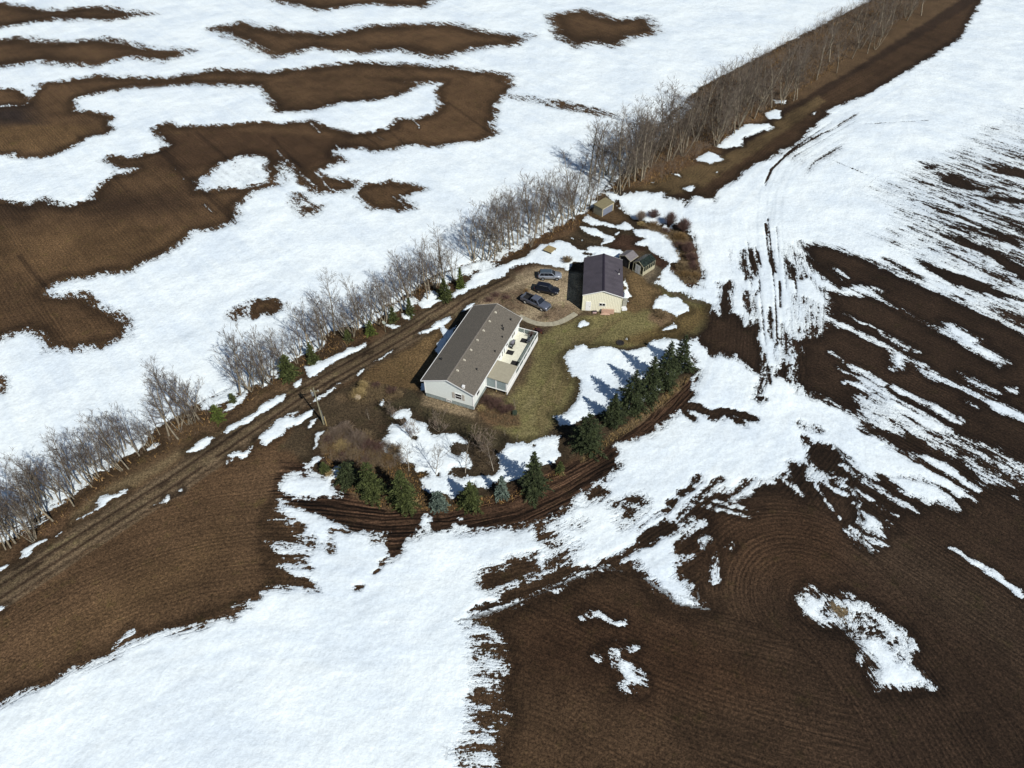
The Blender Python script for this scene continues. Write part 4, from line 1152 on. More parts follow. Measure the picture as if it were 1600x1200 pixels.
tb = gn.nodes.new('ShaderNodeBsdfTransparent')
tb.inputs[0].default_value = (.75, .82, .80, 1)
ms = gn.nodes.new('ShaderNodeMixShader')
ms.inputs[0].default_value = .5
gn.links.new(tb.outputs[0], ms.inputs[1])
gn.links.new(pr.outputs[0], ms.inputs[2])
gn.links.new(ms.outputs[0], gn.nodes['Material Output'].inputs[0])
for k in range(n):
    MB().box(DX1 - .005, DX1 + .01, yy[k] + .05, yy[k + 1] - .05, 1.16, 1.98).build('glass_panel', m, rail)
for a, b in ((DX0 + .12, 9.64), (9.76, 10.84), (10.96, DX1 - .06)):
    MB().box(a, b, DY1 - .005, DY1 + .01, 1.16, 1.98).build('glass_panel', m, rail)
# porch
pr_ = MB()
pr_.hexa([(DX0, 4.7, 3.2), (12.55, 4.7, 3.0), (12.55, 8.95, 3.0), (DX0, 8.95, 3.2)], [(DX0, 4.7, 3.32), (12.55, 4.7, 3.12), (12.55, 8.95, 3.12), (DX0, 8.95, 3.32)])
proof = pr_.build('porch_roof', M_tan, house)
MB().box(12.553, 12.6, 4.68, 8.95, 2.93, 3.13).build('fascia', M_trim, proof)
pf = MB()
for x in (DX0 + .02, 10.25, 12.05):
    pf.box(x, x + .2, 4.86, 5.0, 1.0, 3.05 if x > 12 else 3.1)
for y in (6.9, 8.75):
    pf.box(12.1, 12.24, y, y + .14, 1.0, 3.0)
pf.box(12.1, 12.22, 5.0, 8.75, 1.0, 1.95)
pf.box(DX0, 12.24, 4.84, 5.0, .86, 1.02)
pf.box(DX0, 12.24, 4.84, 4.98, 2.9, 2.98)
pf.build('porch_frame', M_trim, house)
sc_ = MB()
sc_.box(DX0 + .22, 10.25, 4.9, 4.93, 1.02, 2.9)
sc_.box(10.45, 12.05, 4.9, 4.93, 1.02, 2.9)
sc_.box(12.15, 12.17, 5.0, 6.9, 1.95, 2.99)
sc_.box(12.15, 12.17, 7.04, 8.75, 1.95, 2.99)
sc_.each('porch_screen', M_screen, house)
st = MB()
for k in range(4):
    st.box(DX0 + .1, DX0 + 1.5, DY1 + .07 + k * .28, DY1 + .35 + k * .28, .0, .86 - k * .2)
st.build('steps', M_wood, house)


def hp(x, y, z=0.0):
    c, s = math.cos(HA), math.sin(HA)
    return (HO[0] + x * c - y * s, HO[1] + x * s + y * c, z)


mt = mat('black_mat', (.010, .010, .011), .95, var=.3, bump=.4, bscale=30)
for k, (x, y, lb) in enumerate(((10.4, 17.5, 'black square mat on the deck beside the dead potted plant'), (9.25, 13.75, 'black square mat on the deck in front of the patio door'), (10.95, 11.55, 'black square mat on the deck next to the porch roof'))):
    o = MB().box(-.62, .62, -.55, .55, 0, .03).build('door_mat', mt, None, bevel=.01)
    o.location = hp(x, y, 1.005)
    o.rotation_euler = (0, 0, HA)
    tag(o, lb, 'mat', 'black mats on the deck')
# barbecue
b = thing('barbecue', 'dark covered barbecue on the deck against the house wall', 'barbecue', hp(9.05, 15.35, 1.0), HA + math.pi / 2)
MB().box(-.65, .65, -.28, .28, .35, .85).build('cart', M_dark, b, bevel=.03)
MB().prism([(-.28, .85), (.28, .85), (.24, 1.08), (.05, 1.2), (-.16, 1.16), (-.28, 1.0)], 'x', -.4, .4).build('lid', mat('grey_lid', srgb(110, 108, 118), .5), b, bevel=.02)
MB().box(-.95, -.66, -.25, .25, .8, .84).box(.66, .95, -.25, .25, .8, .84).each('side_shelf', M_grey, b)
for sx in (-.6, .6):
    MB().tube((sx, -.25, .09), (sx, .25, .09), .09).build('wheel', M_dark, b)
    MB().box(sx - .03, sx + .03, -.22, .22, .1, .36).build('leg', M_dark, b)
# patio bench
b = thing('patio_bench', 'grey patio bench with high slatted back at the far deck corner', 'bench', hp(11.5, 17.7, 1.0), HA + math.pi / 2)
MB().box(-.8, .8, -.1, .45, .4, .47).build('seat', M_grey, b, bevel=.01)
k = MB()
for q in range(9):
    k.box(-.78 + q * .185, -.70 + q * .185, -.2, -.15, .5, 1.0)
k.box(-.8, .8, -.21, -.14, 1.0, 1.07)
k.build('backrest', M_grey, b)
for sx in (-.75, .75):
    for sy in (-.15, .4):
        MB().box(sx - .03, sx + .03, sy - .03, sy + .03, 0, .4).build('leg', M_dark, b)
    MB().box(sx - .04, sx + .04, -.15, .43, .62, .67).build('armrest', M_dark, b)

# ------------------------------------------------------------------ garage
GO, GA, GW, GL = (12.957, 99.301), -0.10, 7.119, 11.306
garage = thing('garage', 'cream metal garage with a plum coloured ribbed gable roof', 'garage', (GO[0], GO[1], 0), GA)
GE, GR = 3.80, 4.97
gsl = (GR - GE) / (GW / 2 + .13)


def gz(x):
    return GR - gsl * abs(x - GW / 2)


MB().box(-.05, GW + .05, -.05, GL + .05, -.3, .12).build('foundation', M_conc, garage)
MB().prism([(0, .12), (GW, .12), (GW, gz(0) - .1), (GW / 2, GR - .1), (0, gz(0) - .1)], 'y', 0, GL).build('wall', M_cream, garage)
for s in (-1, 1):
    xe = GW / 2 + s * (GW / 2 + .13)
    o = MB().prism([(GW / 2, GR), (xe, GE), (xe, GE - .09), (GW / 2, GR - .09)], 'y', -.25, GL + .25).build('roof', M_plum, garage)
    if s < 0:
        groof = o
rb = MB()
for k in range(46):
    y = -.2 + k * .256
    for s in (-1, 1):
        x0, x1 = GW / 2 + s * .12, GW / 2 + s * (GW / 2 + .125)
        a, b_ = sorted((x0, x1))
        rb.hexa([(a, y, gz(a)), (b_, y, gz(b_)), (b_, y + .09, gz(b_)), (a, y + .09, gz(a))], [(a, y + .015, gz(a) + .03), (b_, y + .015, gz(b_) + .03), (b_, y + .06, gz(b_) + .03), (a, y + .06, gz(a) + .03)])
rb.build('roof_ribs', M_plum, garage)
MB().prism([(GW / 2 - .22, GR - .03), (GW / 2, GR + .07), (GW / 2 + .22, GR - .03)], 'y', -.27, GL + .27).build('ridge_cap', M_plumtrim, garage)
fa = MB()
for y in (-.29, GL + .255):
    for s in (-1, 1):
        xe = GW / 2 + s * (GW / 2 + .15)
        fa.prism([(GW / 2, GR + .0), (xe, GE - .0), (xe, GE - .16), (GW / 2, GR - .16)], 'y', y, y + .035)
fa.each('rake_trim', M_trim, garage)
k = MB()
for x in (-.025, GW - .1):
    k.box(x, x + .125, -.03, .06, .12, gz(0) - .12)
k.each('corner_trim', mat('cream_trim', srgb(236, 232, 200), .6), garage)
dr = MB().box(.62, 1.56, -.06, -.003, .14, 2.2).build('door', M_trim, garage)
MB().tube((1.42, -.06, 1.1), (1.42, -.13, 1.1), .045).build('handle', M_dark, dr)
window(garage, 3.05, 4.2, 1.35, 2.05, -.003, 2)
k = MB().box(GW + .003, GW + .05, 4.0, 5.2, 1.3, 2.1).build('side_window', M_glass, garage)
k = MB()
k.tube((6.45, 6.5, gz(6.45) - .05), (6.45, 6.5, gz(6.45) + 1.0), .07)
k.tube((6.45, 6.5, gz(6.45) + 1.0), (6.45, 6.5, gz(6.45) + 1.12), .11, .1)
k.build('stove_pipe', M_dark, garage)
MB().tube((6.45, 6.5, gz(6.45) - .1), (6.45, 6.5, gz(6.45) + .16), .17, .1).build('pipe_flashing', M_trim, garage)


def gpnt(x, y, z=0.0):
    c, s = math.cos(GA), math.sin(GA)
    return (GO[0] + x * c - y * s, GO[1] + x * s + y * c, z)


w = MB()
for q in range(9):
    z = .04 + q * .1
    w.hexa([(-1.15, -.12 + .03 * (q % 2), z), (1.15 - .06 * (q % 3), -.12, z), (1.15, .1, z), (-1.15, .1, z)], [(-1.15, -.12 + .02 * (q % 2), z + .085), (1.15 - .06 * (q % 3), -.12, z + .085), (1.15, .1, z + .085), (-1.15, .1, z + .085)])
o = w.build('board_stack', M_redwood)
o.location = gpnt(4.75, -.45)
o.rotation_euler = (math.radians(-8), 0, GA)
tag(o, 'low stack of reddish boards leaning on the cream garage front', 'boards')
o = MB().prism([(-.9, 0), (.9, 0), (.85, .18), (.3, .42), (-.1, .5), (-.8, .2)], 'y', -.1, .1).build('scrap_board', M_redwood)
o.location = gpnt(4.3, -.85)
o.rotation_euler = (math.radians(-25), 0, GA + .05)
tag(o, 'broken pinkish board lying in front of the reddish board stack', 'board')
c = thing('plastic_crate', 'pale pink storage crate on the ground right of the garage door', 'crate', gpnt(2.35, -.42), GA + .1)
MB().box(-.35, .35, -.22, .22, 0, .32).build('bin', mat('pink_plastic', srgb(206, 176, 172), .5), c, bevel=.03)
MB().box(-.38, .38, -.25, .25, .323, .37).build('lid', mat('dark_plastic', srgb(60, 52, 60), .5), c, bevel=.015)
# clutter along the garage's east wall
o = MB()
for q in range(7):
    o.box(-.1 + q * .11, -.01 + q * .11, -1.6 + .1 * (q % 3), 1.6 - .15 * (q % 2), 0.02 + .01 * q, .1 + .02 * q)
o = o.build('lumber_pile', mat('grey_lumber', srgb(150, 150, 140), .9, var=.15))
o.location = gpnt(GW + .55, 2.8, .02)
o.rotation_euler = (0, 0, GA - .12)
tag(o, 'loose grey planks lying along the east wall of the garage', 'planks')
o = MB().tube((0, 0, 0), (0, 0, .85), .29, n=14).tube((0, 0, .85), (0, 0, .88), .3, .28, 14).build('barrel', mat('blue_grey_barrel', srgb(70, 76, 100), .5), None)
o.location = gpnt(GW + .5, 4.9)
tag(o, 'blue grey barrel standing by the east wall of the garage', 'barrel')
o = MB().box(-.5, .5, -.35, .35, 0, .45).prism([(-.5, .45), (.5, .45), (.2, .6), (-.3, .58)], 'y', -.35, .35).build('covered_box', mat('white_tarp', (.7, .72, .74), .6, var=.05), None, bevel=.04)
o.location = gpnt(GW + .65, 1.0)
o.rotation_euler = (0, 0, GA + .3)
tag(o, 'white covered box at the south east corner of the garage', 'box')

# ------------------------------------------------------------------ sidewalk
sp = [(811, 494), (826, 501.5), (838, 505.5), (850, 507), (864, 506.5), (874, 504), (884, 499.5), (900, 490)]
cp = gp(sp)
sw = MB()
tn = np.gradient(cp, axis=0)
tn /= np.linalg.norm(tn, axis=1)[:, None]
nn = np.stack([-tn[:, 1], tn[:, 0]], 1) * .55
for i in range(len(cp) - 1):
    a0, a1, b0, b1 = cp[i] - nn[i], cp[i] + nn[i], cp[i + 1] - nn[i + 1] - tn[i] * .03, cp[i + 1] + nn[i + 1] - tn[i] * .03
    sw.hexa([(*a0, -.1), (*b0, -.1), (*b1, -.1), (*a1, -.1)], [(*a0, .09), (*b0, .09), (*b1, .09), (*a1, .09)])
tag(sw.build('sidewalk', M_conc), kind='structure')
c0, c1 = gp([(909, 489), (962, 494)])

# ------------------------------------------------------------------ small sheds
sh = thing('garden_shed', 'small grey roofed garden shed just behind the plum garage roof', 'shed', (22.32, 113.24, 0), math.radians(47 - 90))
W2, L2 = 1.25, 2.65
MB().prism([(-W2, .05), (W2, .05), (W2, 1.86), (0, 2.5), (-W2, 1.86)], 'y', .12, L2 - .1).build('wall', mat('dark_shed_inside', srgb(48, 44, 46), .85), sh)  # walls coloured dark to paint the unlit inside at the front
for s in (-1, 1):
    MB().prism([(0, 2.62), (s * 1.45, 1.9), (s * 1.45, 1.84), (0, 2.56)], 'y', 0, L2).build('roof', M_greyroof, sh)
k = MB()
for s in (-1, 1):
    k.prism([(0, 2.63), (s * 1.47, 1.9), (s * 1.47, 1.8), (0, 2.53)], 'y', -.04, -.003)
    k.box(s * 1.18 - .06, s * 1.18 + .06, .03, .117, .05, 1.9)
    k.box(min(s * 1.453, s * 1.49), max(s * 1.453, s * 1.49), 0, L2, 1.8, 1.9)
k.build('trim', M_ltwood, sh)
MB().box(-.45, .45, .06, .115, .1, 1.75).build('door', M_dark, sh)  # black panel painted in for the shade inside the shed front

gh = thing('greenhouse', 'cream framed greenhouse with dark glazed roof and a white door', 'greenhouse', (23.85, 111.76, 0), math.radians(-46.6))
W3, L3 = 2.56, 3.8
GE3, GR3 = 2.05, 2.85
k = MB()
k.box(.0, W3, .0, .08, .05, .35).box(0, .08, .08, L3, .05, .9).box(W3 - .08, W3, .08, L3, .05, .95).box(.08, W3 - .08, L3 - .08, L3, .05, .9)
k.build('base_wall', M_ltwood, gh)
k = MB()
for x in (0, .55, 1.85, W3 - .09):
    k.box(x, x + .09, .0, .09, .35, GE3 + (.35 if .2 < x < 2 else 0))
for q in range(6):
    y = .09 + q * (L3 - .2) / 5
    for x in (.0, W3 - .09):
        k.box(x, x + .09, y, y + .08, .9, GE3)
    for s, a in ((0, -.05), (1, W3 + .05)):
        k.prism([(a, GE3), (a, GE3 + .07), (W3 / 2, GR3 + .05), (W3 / 2, GR3 - .02)], 'y', y, y + .06)
k.box(0, W3, 0.003, .085, GE3 - .04, GE3 + .04)
k.box(W3 - .085, W3 + .01, 0.1, L3, GE3 - .06, GE3 + .03).box(-.01, .085, 0.1, L3, GE3 - .06, GE3 + .03)
k.prism([(-.06, GE3 - .04), (-.06, GE3 + .06), (W3 / 2, GR3 + .07), (W3 + .06, GE3 + .06), (W3 + .06, GE3 - .04), (W3 / 2, GR3 - .04)], 'y', -.06, -.002)
k.build('frame', M_ltwood, gh)
for s, a in ((0, -.08), (1, W3 + .08)):
    MB().prism([(a, GE3 + .075), (W3 / 2, GR3 + .065), (W3 / 2, GR3 + .085), (a, GE3 + .095)], 'y', .0, L3).build('glazed_roof', M_blackgl, gh)
MB().box(.03, .05, .1, L3 - .1, .9, GE3 - .06).box(W3 - .05, W3 - .03, .1, L3 - .1, .95, GE3 - .06).box(.1, W3 - .1, L3 - .05, L3 - .03, .9, GE3).each('side_glazing', M_blackgl, gh)
MB().prism([(.1, .36), (.55, .36), (.55, 2.2), (.1, GE3)], 'y', .03, .05).prism([(1.95, .36), (W3 - .1, .36), (W3 - .1, GE3), (1.95, 2.2)], 'y', .03, .05).prism([(.6, 2.05), (1.85, 2.05), (W3 / 2, GR3 - .06)], 'y', .03, .05).each('front_glazing', M_blackgl, gh)
dr = MB().box(.68, 1.82, -.03, .025, .1, 2.0).build('door', mat('white_door', srgb(196, 200, 204), .5), gh)
MB().box(1.22, 1.26, -.045, -.031, .15, 1.95).build('door_seam', M_grey, dr)

sd = thing('storage_shed', 'tan storage shed with grey roll door by the end of the tree row', 'shed', (19.65, 131.81, 0), math.radians(45))
MB().box(0, 3.9, 0, 2.36, .02, 1.98).build('wall', mat('tan_siding', srgb(138, 132, 112), .8, var=.05, wave=('X', 1.2, .03), bump=.4), sd)
MB().hexa([(-.12, -.15, 1.98), (4.05, -.15, 1.98), (4.05, 2.5, 2.08), (-.12, 2.5, 2.08)], [(-.12, -.15, 2.06), (4.05, -.15, 2.06), (4.05, 2.5, 2.18), (-.12, 2.5, 2.18)]).build('roof', mat('tan_roof', srgb(124, 116, 88), .85, var=.06), sd)
MB().box(.25, 3.6, -.06, -.003, .05, 1.72).build('roll_door', mat('grey_roll_door', srgb(116, 122, 136), .6, wave=('Z', 2.2, .02), bump=.5), sd)
k = MB().box(0, .2, -.1, -.003, .02, 1.95).box(3.68, 3.9, -.1, -.003, .02, 1.95).box(.2, 3.68, -.09, -.003, 1.76, 1.95)
k.build('door_trim', mat('tan_trim', srgb(188, 178, 150), .7), sd)

# square wooden table-like platform in the snow
pt_ = thing('wooden_platform', 'low square wooden platform on stubby posts standing in snow', 'platform', (6.35, 118.31, 0), math.atan2(-1.14, 1.6))
k = MB()
for q in range(9):
    k.box(.0 + q * .22, .2 + q * .22, 0, 2.05, .52, .6)
k.build('top', M_wood, pt_)
for x in (.1, 1.75):
    for y in (.1, 1.8):
        MB().box(x, x + .14, y, y + .14, -.1, .515).build('leg', M_dark, pt_)
MB().box(.05, 1.9, .03, .1, .35, .515).box(.05, 1.9, 1.93, 2.0, .35, .515).each('beam', M_dark, pt_)
o = MB().box(-.02, .02, -.2, .2, 0, .1).box(-.2, -.02, -.2, -.16, 0, .1).box(-.2, -.02, .16, .2, 0, .1).build('hook_bracket', M_straw)
o.location = (7.6, 119.0, .602)
o.rotation_euler = (0, 0, 1.1)
tag(o, 'small pale U shaped bracket lying on the wooden platform', 'bracket')

# ------------------------------------------------------------------ pole, round sign, small yard things
px, py = G(506, 663)
up = thing('utility_pole', 'tall wooden utility pole with transformer beside the track', 'utility pole', (px, py, 0))
MB().tube((0, 0, -.2), (0, 0, 8.1), .13, .08, 10).build('pole', M_polewood, up)
MB().box(-.55, .75, -.06, .06, 7.35, 7.47).build('crossarm', M_polewood, up)
MB().tube((-.34, -.05, 6.55), (-.34, -.05, 7.25), .19, .19, 12).tube((-.34, -.05, 7.25), (-.34, -.05, 7.33), .19, .08, 12).build('transformer', M_grey, up)
for x in (-.45, .6):
    MB().tube((x, 0, 7.47), (x, 0, 7.68), .05, .03).build('insulator', M_trim, up)
MB().box(.12, .42, -.1, .12, 1.1, 1.75).build('meter_box', M_grey, up, bevel=.02)
MB().tube((.26, 0, -.1), (.26, 0, 1.1), .05).tube((.2, 0, 1.75), (.16, 0, 3.2), .035).build('conduit', M_grey, up)
px, py = G(508.5, 663)
o = MB().box(-.07, .07, -.07, .07, -.1, 1.95).prism([(-.07, 1.95), (.07, 1.95), (0, 2.05)], 'y', -.07, .07).build('guard_post', M_straw)
o.location = (px + .25, py - .25, 0)
tag(o, 'short pale wooden post right beside the utility pole base', 'post')

px, py = G(602.5, 519)
sg = thing('round_sign', 'pale round sign board on a thin post beside the track', 'sign', (px, py, 0), math.radians(-20))
MB().tube((0, 0, -.1), (0, 0, 2.0), .04).build('post', M_polewood, sg)
k = MB()
k.prism([(.36 * math.cos(t), 2.28 + .36 * math.sin(t)) for t in np.linspace(0, 2 * math.pi, 21)[:-1]], 'y', -.06, -.045)
k.build('board', mat('pale_sign', srgb(200, 208, 196), .6), sg)

px, py = G(969, 536)
fp = thing('fire_pit', 'blackened fire pit ring in the lawn near the snow edge', 'fire pit', (px, py, 0))
for q in range(11):
    t = 2 * math.pi * q / 11
    r = .62
    o = MB().box(-.16, .16, -.1, .1, -.02, .17)
    o = o.build('stone', mat('sooty_stone', srgb(52, 46, 42), .9), fp, bevel=.03)
    o.location = (r * math.cos(t), r * math.sin(t), 0)
    o.rotation_euler = (0, 0, t + math.pi / 2)
MB().prism([(.55 * math.cos(t), .55 * math.sin(t)) for t in np.linspace(0, 6, 12)], 'z', -.05, .06).build('ash', M_dark, fp)
px, py = G(842, 519)
wb_ = thing('wheelbarrow', 'rusty dark wheelbarrow by the far corner of the deck', 'wheelbarrow', (px, py, 0), math.radians(-40))
MB().hexa([(-.3, -.2, .3), (.45, -.2, .3), (.45, .2, .3), (-.3, .2, .3)], [(-.5, -.38, .62), (.7, -.38, .62), (.7, .38, .62), (-.5, .38, .62)]).build('tray', mat('dark_maroon', srgb(58, 30, 28), .6), wb_)
MB().tube((.85, -.05, .2), (.85, .05, .2), .2, n=12).build('wheel', M_dark, wb_)
MB().tube((.85, -.1, .2), (-1.1, -.3, .5), .025).tube((.85, .1, .2), (-1.1, .3, .5), .025).each('handle', mat('rust', srgb(140, 70, 40), .8), wb_)
MB().box(-.35, -.3, -.25, -.2, 0, .35).box(-.35, -.3, .2, .25, 0, .35).each('leg', M_dark, wb_)
px, py = G(804, 647)
o = MB().box(-.4, .4, -.4, .4, 0, .35).prism([(-.42, .35), (.42, .35), (.3, .5), (-.3, .5)], 'y', -.42, .42).build('utility_box', mat('green_box', srgb(52, 62, 48), .6), None, bevel=.02)
o.location = (px, py, 0)
tag(o, 'low dark green utility box beside the purple shrubs', 'utility box')
# ------------------------------------------------------------------ vehicles
def paintm(name, col, metal=.5, rough=.3):
    m = mat(name, col, rough, metal, var=.02)
    m.node_tree.nodes['Principled BSDF'].inputs['Coat Weight'].default_value = .5
    return m


def loft(mb, stations):
    """stations: (x, [(y, z)...] half outline from bottom centre outwards to top centre); mirrored"""
    rings = []
    for x, pts in stations:
        ring = [(x, y, z) for y, z in pts] + [(x, -y, z) for y, z in reversed(pts)]
        rings.append(ring)
    n = len(rings[0])
    v = [p for r in rings for p in r]
    f = []
    for i in range(len(rings) - 1):
        for j in range(n):
            a, b = i * n + j, i * n + (j + 1) % n
            f.append((a, b, b + n, a + n))
    f.append(tuple(range(n)))
    f.append(tuple(range((len(rings) - 1) * n, len(rings) * n))[::-1])
    mb.add(v, f)


def lerp(t, x):
    for i in range(len(t) - 1):
        if t[i][0] <= x <= t[i + 1][0]:
            k = (x - t[i][0]) / (t[i + 1][0] - t[i][0])
            return t[i][1] + (t[i + 1][1] - t[i][1]) * k
    return t[-1][1] if x > t[-1][0] else t[0][1]


def wheels(root, wb, hw, r, rim_m):
    for x in (0, wb):
        for s in (-1, 1):
            w = thing_part('wheel', root, (x, s * (hw - .12), r))
            MB().tube((0, -.12, 0), (0, .12, 0), r, n=22).build('tyre', M_dark, w, smooth=False)
            k = MB().tube((0, s * .1, 0), (0, s * .135, 0), r * .62, r * .55, n=16)
            for q in range(5):
                t = q * 2 * math.pi / 5
                k.tube((0, s * .13, 0), (r * .6 * math.cos(t), s * .145, r * .6 * math.sin(t)), .05, .035, 5)
            k.build('rim', rim_m, w)


def thing_part(name, parent, loc):
    o = bpy.data.objects.new(name, None)
    o.empty_display_size = .2
    COL.objects.link(o)
    o.parent = parent
    o.location = loc
    return o


def suv(label, near_rear, ang, wb, body, roofm, top=1.72, tl=.95, fl=.92, dark=False):
    hw = .94
    r = .36
    c, s = math.cos(ang), math.sin(ang)
    # near (right hand) rear wheel contact -> origin on the centre line under the rear axle
    root = thing('parked_car', label, 'car', (near_rear[0] - s * hw, near_rear[1] + c * hw, 0.02), ang)
    rr, fr = -tl, wb + fl
    topl = [(rr, .95), (rr + .12, 1.05), (wb - .55, 1.05), (wb - .2, 1.04), (wb + .5, .98), (fr - .12, .82), (fr, .66)]
    botl = [(rr, .5), (rr + .3, .34), (wb + .6, .3), (fr - .1, .34), (fr, .44)]
    wid = [(rr, .74), (rr + .12, .86), (rr + .5, hw), (wb, hw), (wb + .5, .89), (fr - .12, .78), (fr, .62)]
    xs_ = [rr, rr + .06, rr + .25, rr + .6, 0, .7, 1.4, 2.1, wb - .3, wb + .1, wb + .45, wb + .65, fr - .12, fr - .03, fr]
    st = []
    for x in xs_:
        t, b, w = lerp(topl, x), lerp(botl, x), lerp(wid, x)
        st.append((x, [(0, b), (w * .82, b), (w * .97, b + .1), (w, b + (t - b) * .5), (w * .985, t - .1), (w * .93, t), (0, t + .03)]))
    mb = MB()
    loft(mb, st)
    mb.build('body', body, root, smooth=True)
    # arches
    ar = MB()
    for x in (0, wb):
        for sg_ in (-1, 1):
            a0, a1 = sorted((sg_ * (hw - .28), sg_ * (hw + .012)))
            ar.prism([(x + (r + .07) * math.cos(t), r + (r + .07) * math.sin(t)) for t in np.linspace(-.35, math.pi + .35, 13)], 'y', a0, a1)
    ar.each('wheel_arch', M_dark, root)
    # cabin: base rectangle to roof rectangle
    bx0, bx1, tx0, tx1 = rr + .12, wb - .28, rr + .42, wb - 1.05
    bz, tz = 1.03, top - .03
    cab = MB()
    bw, tw = .89, .66
    sts = [(bx0, bz, bw * .86, bz + .02, .5), ]
    cab.hexa([(bx0, -bw * .93, bz), (bx1, -bw * .93, bz), (bx1, bw * .93, bz), (bx0, bw * .93, bz)], [(tx0, -tw, tz), (tx1, -tw, tz), (tx1, tw, tz), (tx0, tw, tz)])
    cab.build('cabin', body, root, bevel=.05)
    rf_ = MB().hexa([(tx0 - .03, -tw - .01, tz - .02), (tx1 + .02, -tw - .01, tz - .02), (tx1 + .02, tw + .01, tz - .02), (tx0 - .03, tw + .01, tz - .02)], [(tx0 + .06, -tw + .06, tz + .045), (tx1 - .08, -tw + .06, tz + .045), (tx1 - .08, tw - .06, tz + .045), (tx0 + .06, tw - .06, tz + .045)])
    rf_.build('roof', roofm, root, bevel=.015)
    # glass

    def cp_(u, v, sgn):       # point on the cabin side
        z = bz + (tz - bz) * v
        y = sgn * (bw * .93 + (tw - bw * .93) * v + .012)
        x0 = bx0 + (tx0 - bx0) * v
        x1 = bx1 + (tx1 - bx1) * v
        return (x0 + (x1 - x0) * u, y, z)
    for sg_ in (-1, 1):
        for u0, u1 in ((.06, .32), (.335, .62), (.635, .95)):
            g = MB()
            a = [cp_(u0, .04, sg_), cp_(u1, .04, sg_), cp_(u1, .88, sg_), cp_(u0, .88, sg_)]
            b = [(p[0], p[1] - sg_ * .03, p[2]) for p in a]
            g.hexa(b, a)
            g.build('side_window', M_glass, root)

    def endg(x0, x1, nm, sgn):
        g = MB()
        a = [(x0 + (x1 - x0) * .1 + sgn * .015, -bw * .82, bz + (tz - bz) * .1), (x0 + (x1 - x0) * .1 + sgn * .015, bw * .82, bz + (tz - bz) * .1), (x0 + (x1 - x0) * .92 + sgn * .015, tw * .88, bz + (tz - bz) * .92), (x0 + (x1 - x0) * .92 + sgn * .015, -tw * .88, bz + (tz - bz) * .92)]
        b = [(p[0] - sgn * .05, p[1], p[2]) for p in a]
        g.hexa(b, a)
        g.build(nm, M_glass, root)
    endg(bx1, tx1, 'windshield', 1)
    endg(bx0, tx0, 'rear_window', -1)
    for sg_ in (-1, 1):
        MB().box(fr - .2, fr - .03, sg_ * .62 - .12, sg_ * .62 + .12, .66, .78).build('headlight', M_trim, root, bevel=.03)
        MB().box(rr - .012, rr + .1, sg_ * .68 - .08, sg_ * .68 + .08, .78, .98).build('tail_light', mat('red_lens', (.3, .01, .01), .3), root, bevel=.02)
        MB().box(wb - .62, wb - .5, sg_ * .98 - .08, sg_ * .98 + .08, 1.02, 1.14).build('mirror', body, root, bevel=.02)
        MB().box(.05, wb - 1.2, sg_ * (tw - .02) - .02, sg_ * (tw - .02) + .02, tz + .045, tz + .08).build('roof_rail', M_grey, root)
    MB().box(fr - .06, fr + .015, -.42, .42, .45, .64).build('grille', M_dark, root, bevel=.02)
    wheels(root, wb, hw, r, M_grey if not dark else mat('beige_rim', srgb(120, 112, 96), .5, .3))
    return root


P_silver = paintm('silver_paint', srgb(150, 157, 168), .35, .3)
P_slate = paintm('slate_roof_paint', srgb(84, 98, 110), .35, .35)
P_navy = paintm('dark_navy_paint', srgb(30, 32, 42), .3, .3)
P_grey = paintm('steel_grey_paint', srgb(104, 110, 124), .35, .32)
suv('silver estate car with slate roof, farthest of the three parked vehicles', G(848, 438.7), math.radians(-2.2), 2.75, P_silver, P_slate, 1.66)
suv('black sport utility car parked between the silver car and the pickup', G(841.5, 458.6), math.radians(-18.6), 2.8, P_navy, P_navy, 1.7, dark=True)

# pickup
hw, r, wb, ang = .98, .4, 3.75, math.radians(-36.7)
nr_ = G(820.3, 475.2)
pu = thing('pickup_truck', 'steel grey crew cab pickup truck with open dark cargo bed', 'pickup truck', (nr_[0] - math.sin(ang) * hw, nr_[1] + math.cos(ang) * hw, .02), ang)
rr, fr = -1.15, wb + .95
st = []
for x in [1.0, 1.05, 2.0, 2.9, wb - .35, wb, wb + .5, fr - .12, fr - .02, fr]:
    t = lerp([(1.0, 1.16), (wb - .7, 1.16), (wb + .5, 1.1), (fr - .1, 1.0), (fr, .9)], x)
    b = lerp([(1.0, .42), (fr - .2, .4), (fr, .5)], x)
    w = lerp([(1.0, hw), (wb + .4, hw), (fr - .1, .9), (fr, .84)], x)
    st.append((x, [(0, b), (w * .85, b), (w * .98, b + .1), (w, b + (t - b) * .5), (w * .99, t - .08), (w * .94, t), (0, t + .04)]))
mb = MB()
loft(mb, st)
mb.build('body', P_grey, pu, smooth=True)
bed = MB()
bed.box(rr, .98, -hw + .02, -hw + .12, .5, 1.2).box(rr, .98, hw - .12, hw - .02, .5, 1.2).box(rr - .02, rr + .08, -hw + .12, hw - .12, .5, 1.18).box(.9, .98, -hw + .12, hw - .12, .5, 1.2)
bed.build('cargo_bed', P_grey, pu, bevel=.02)
MB().box(rr + .08, .9, -hw + .12, hw - .12, .62, .7).build('bed_liner', M_dark, pu)
MB().box(rr + .083, .897, -hw + .123, -hw + .14, .7, 1.19).box(rr + .083, .897, hw - .14, hw - .123, .7, 1.19).each('bed_wall_liner', M_dark, pu)
ar = MB()
for x in (0, wb):
    for sg_ in (-1, 1):
        a0, a1 = sorted((sg_ * (hw - .25), sg_ * (hw + .012)))
        ar.prism([(x + (r + .09) * math.cos(t), r + (r + .09) * math.sin(t)) for t in np.linspace(-.3, math.pi + .3, 13)], 'y', a0, a1)
ar.each('wheel_arch', M_dark, pu)
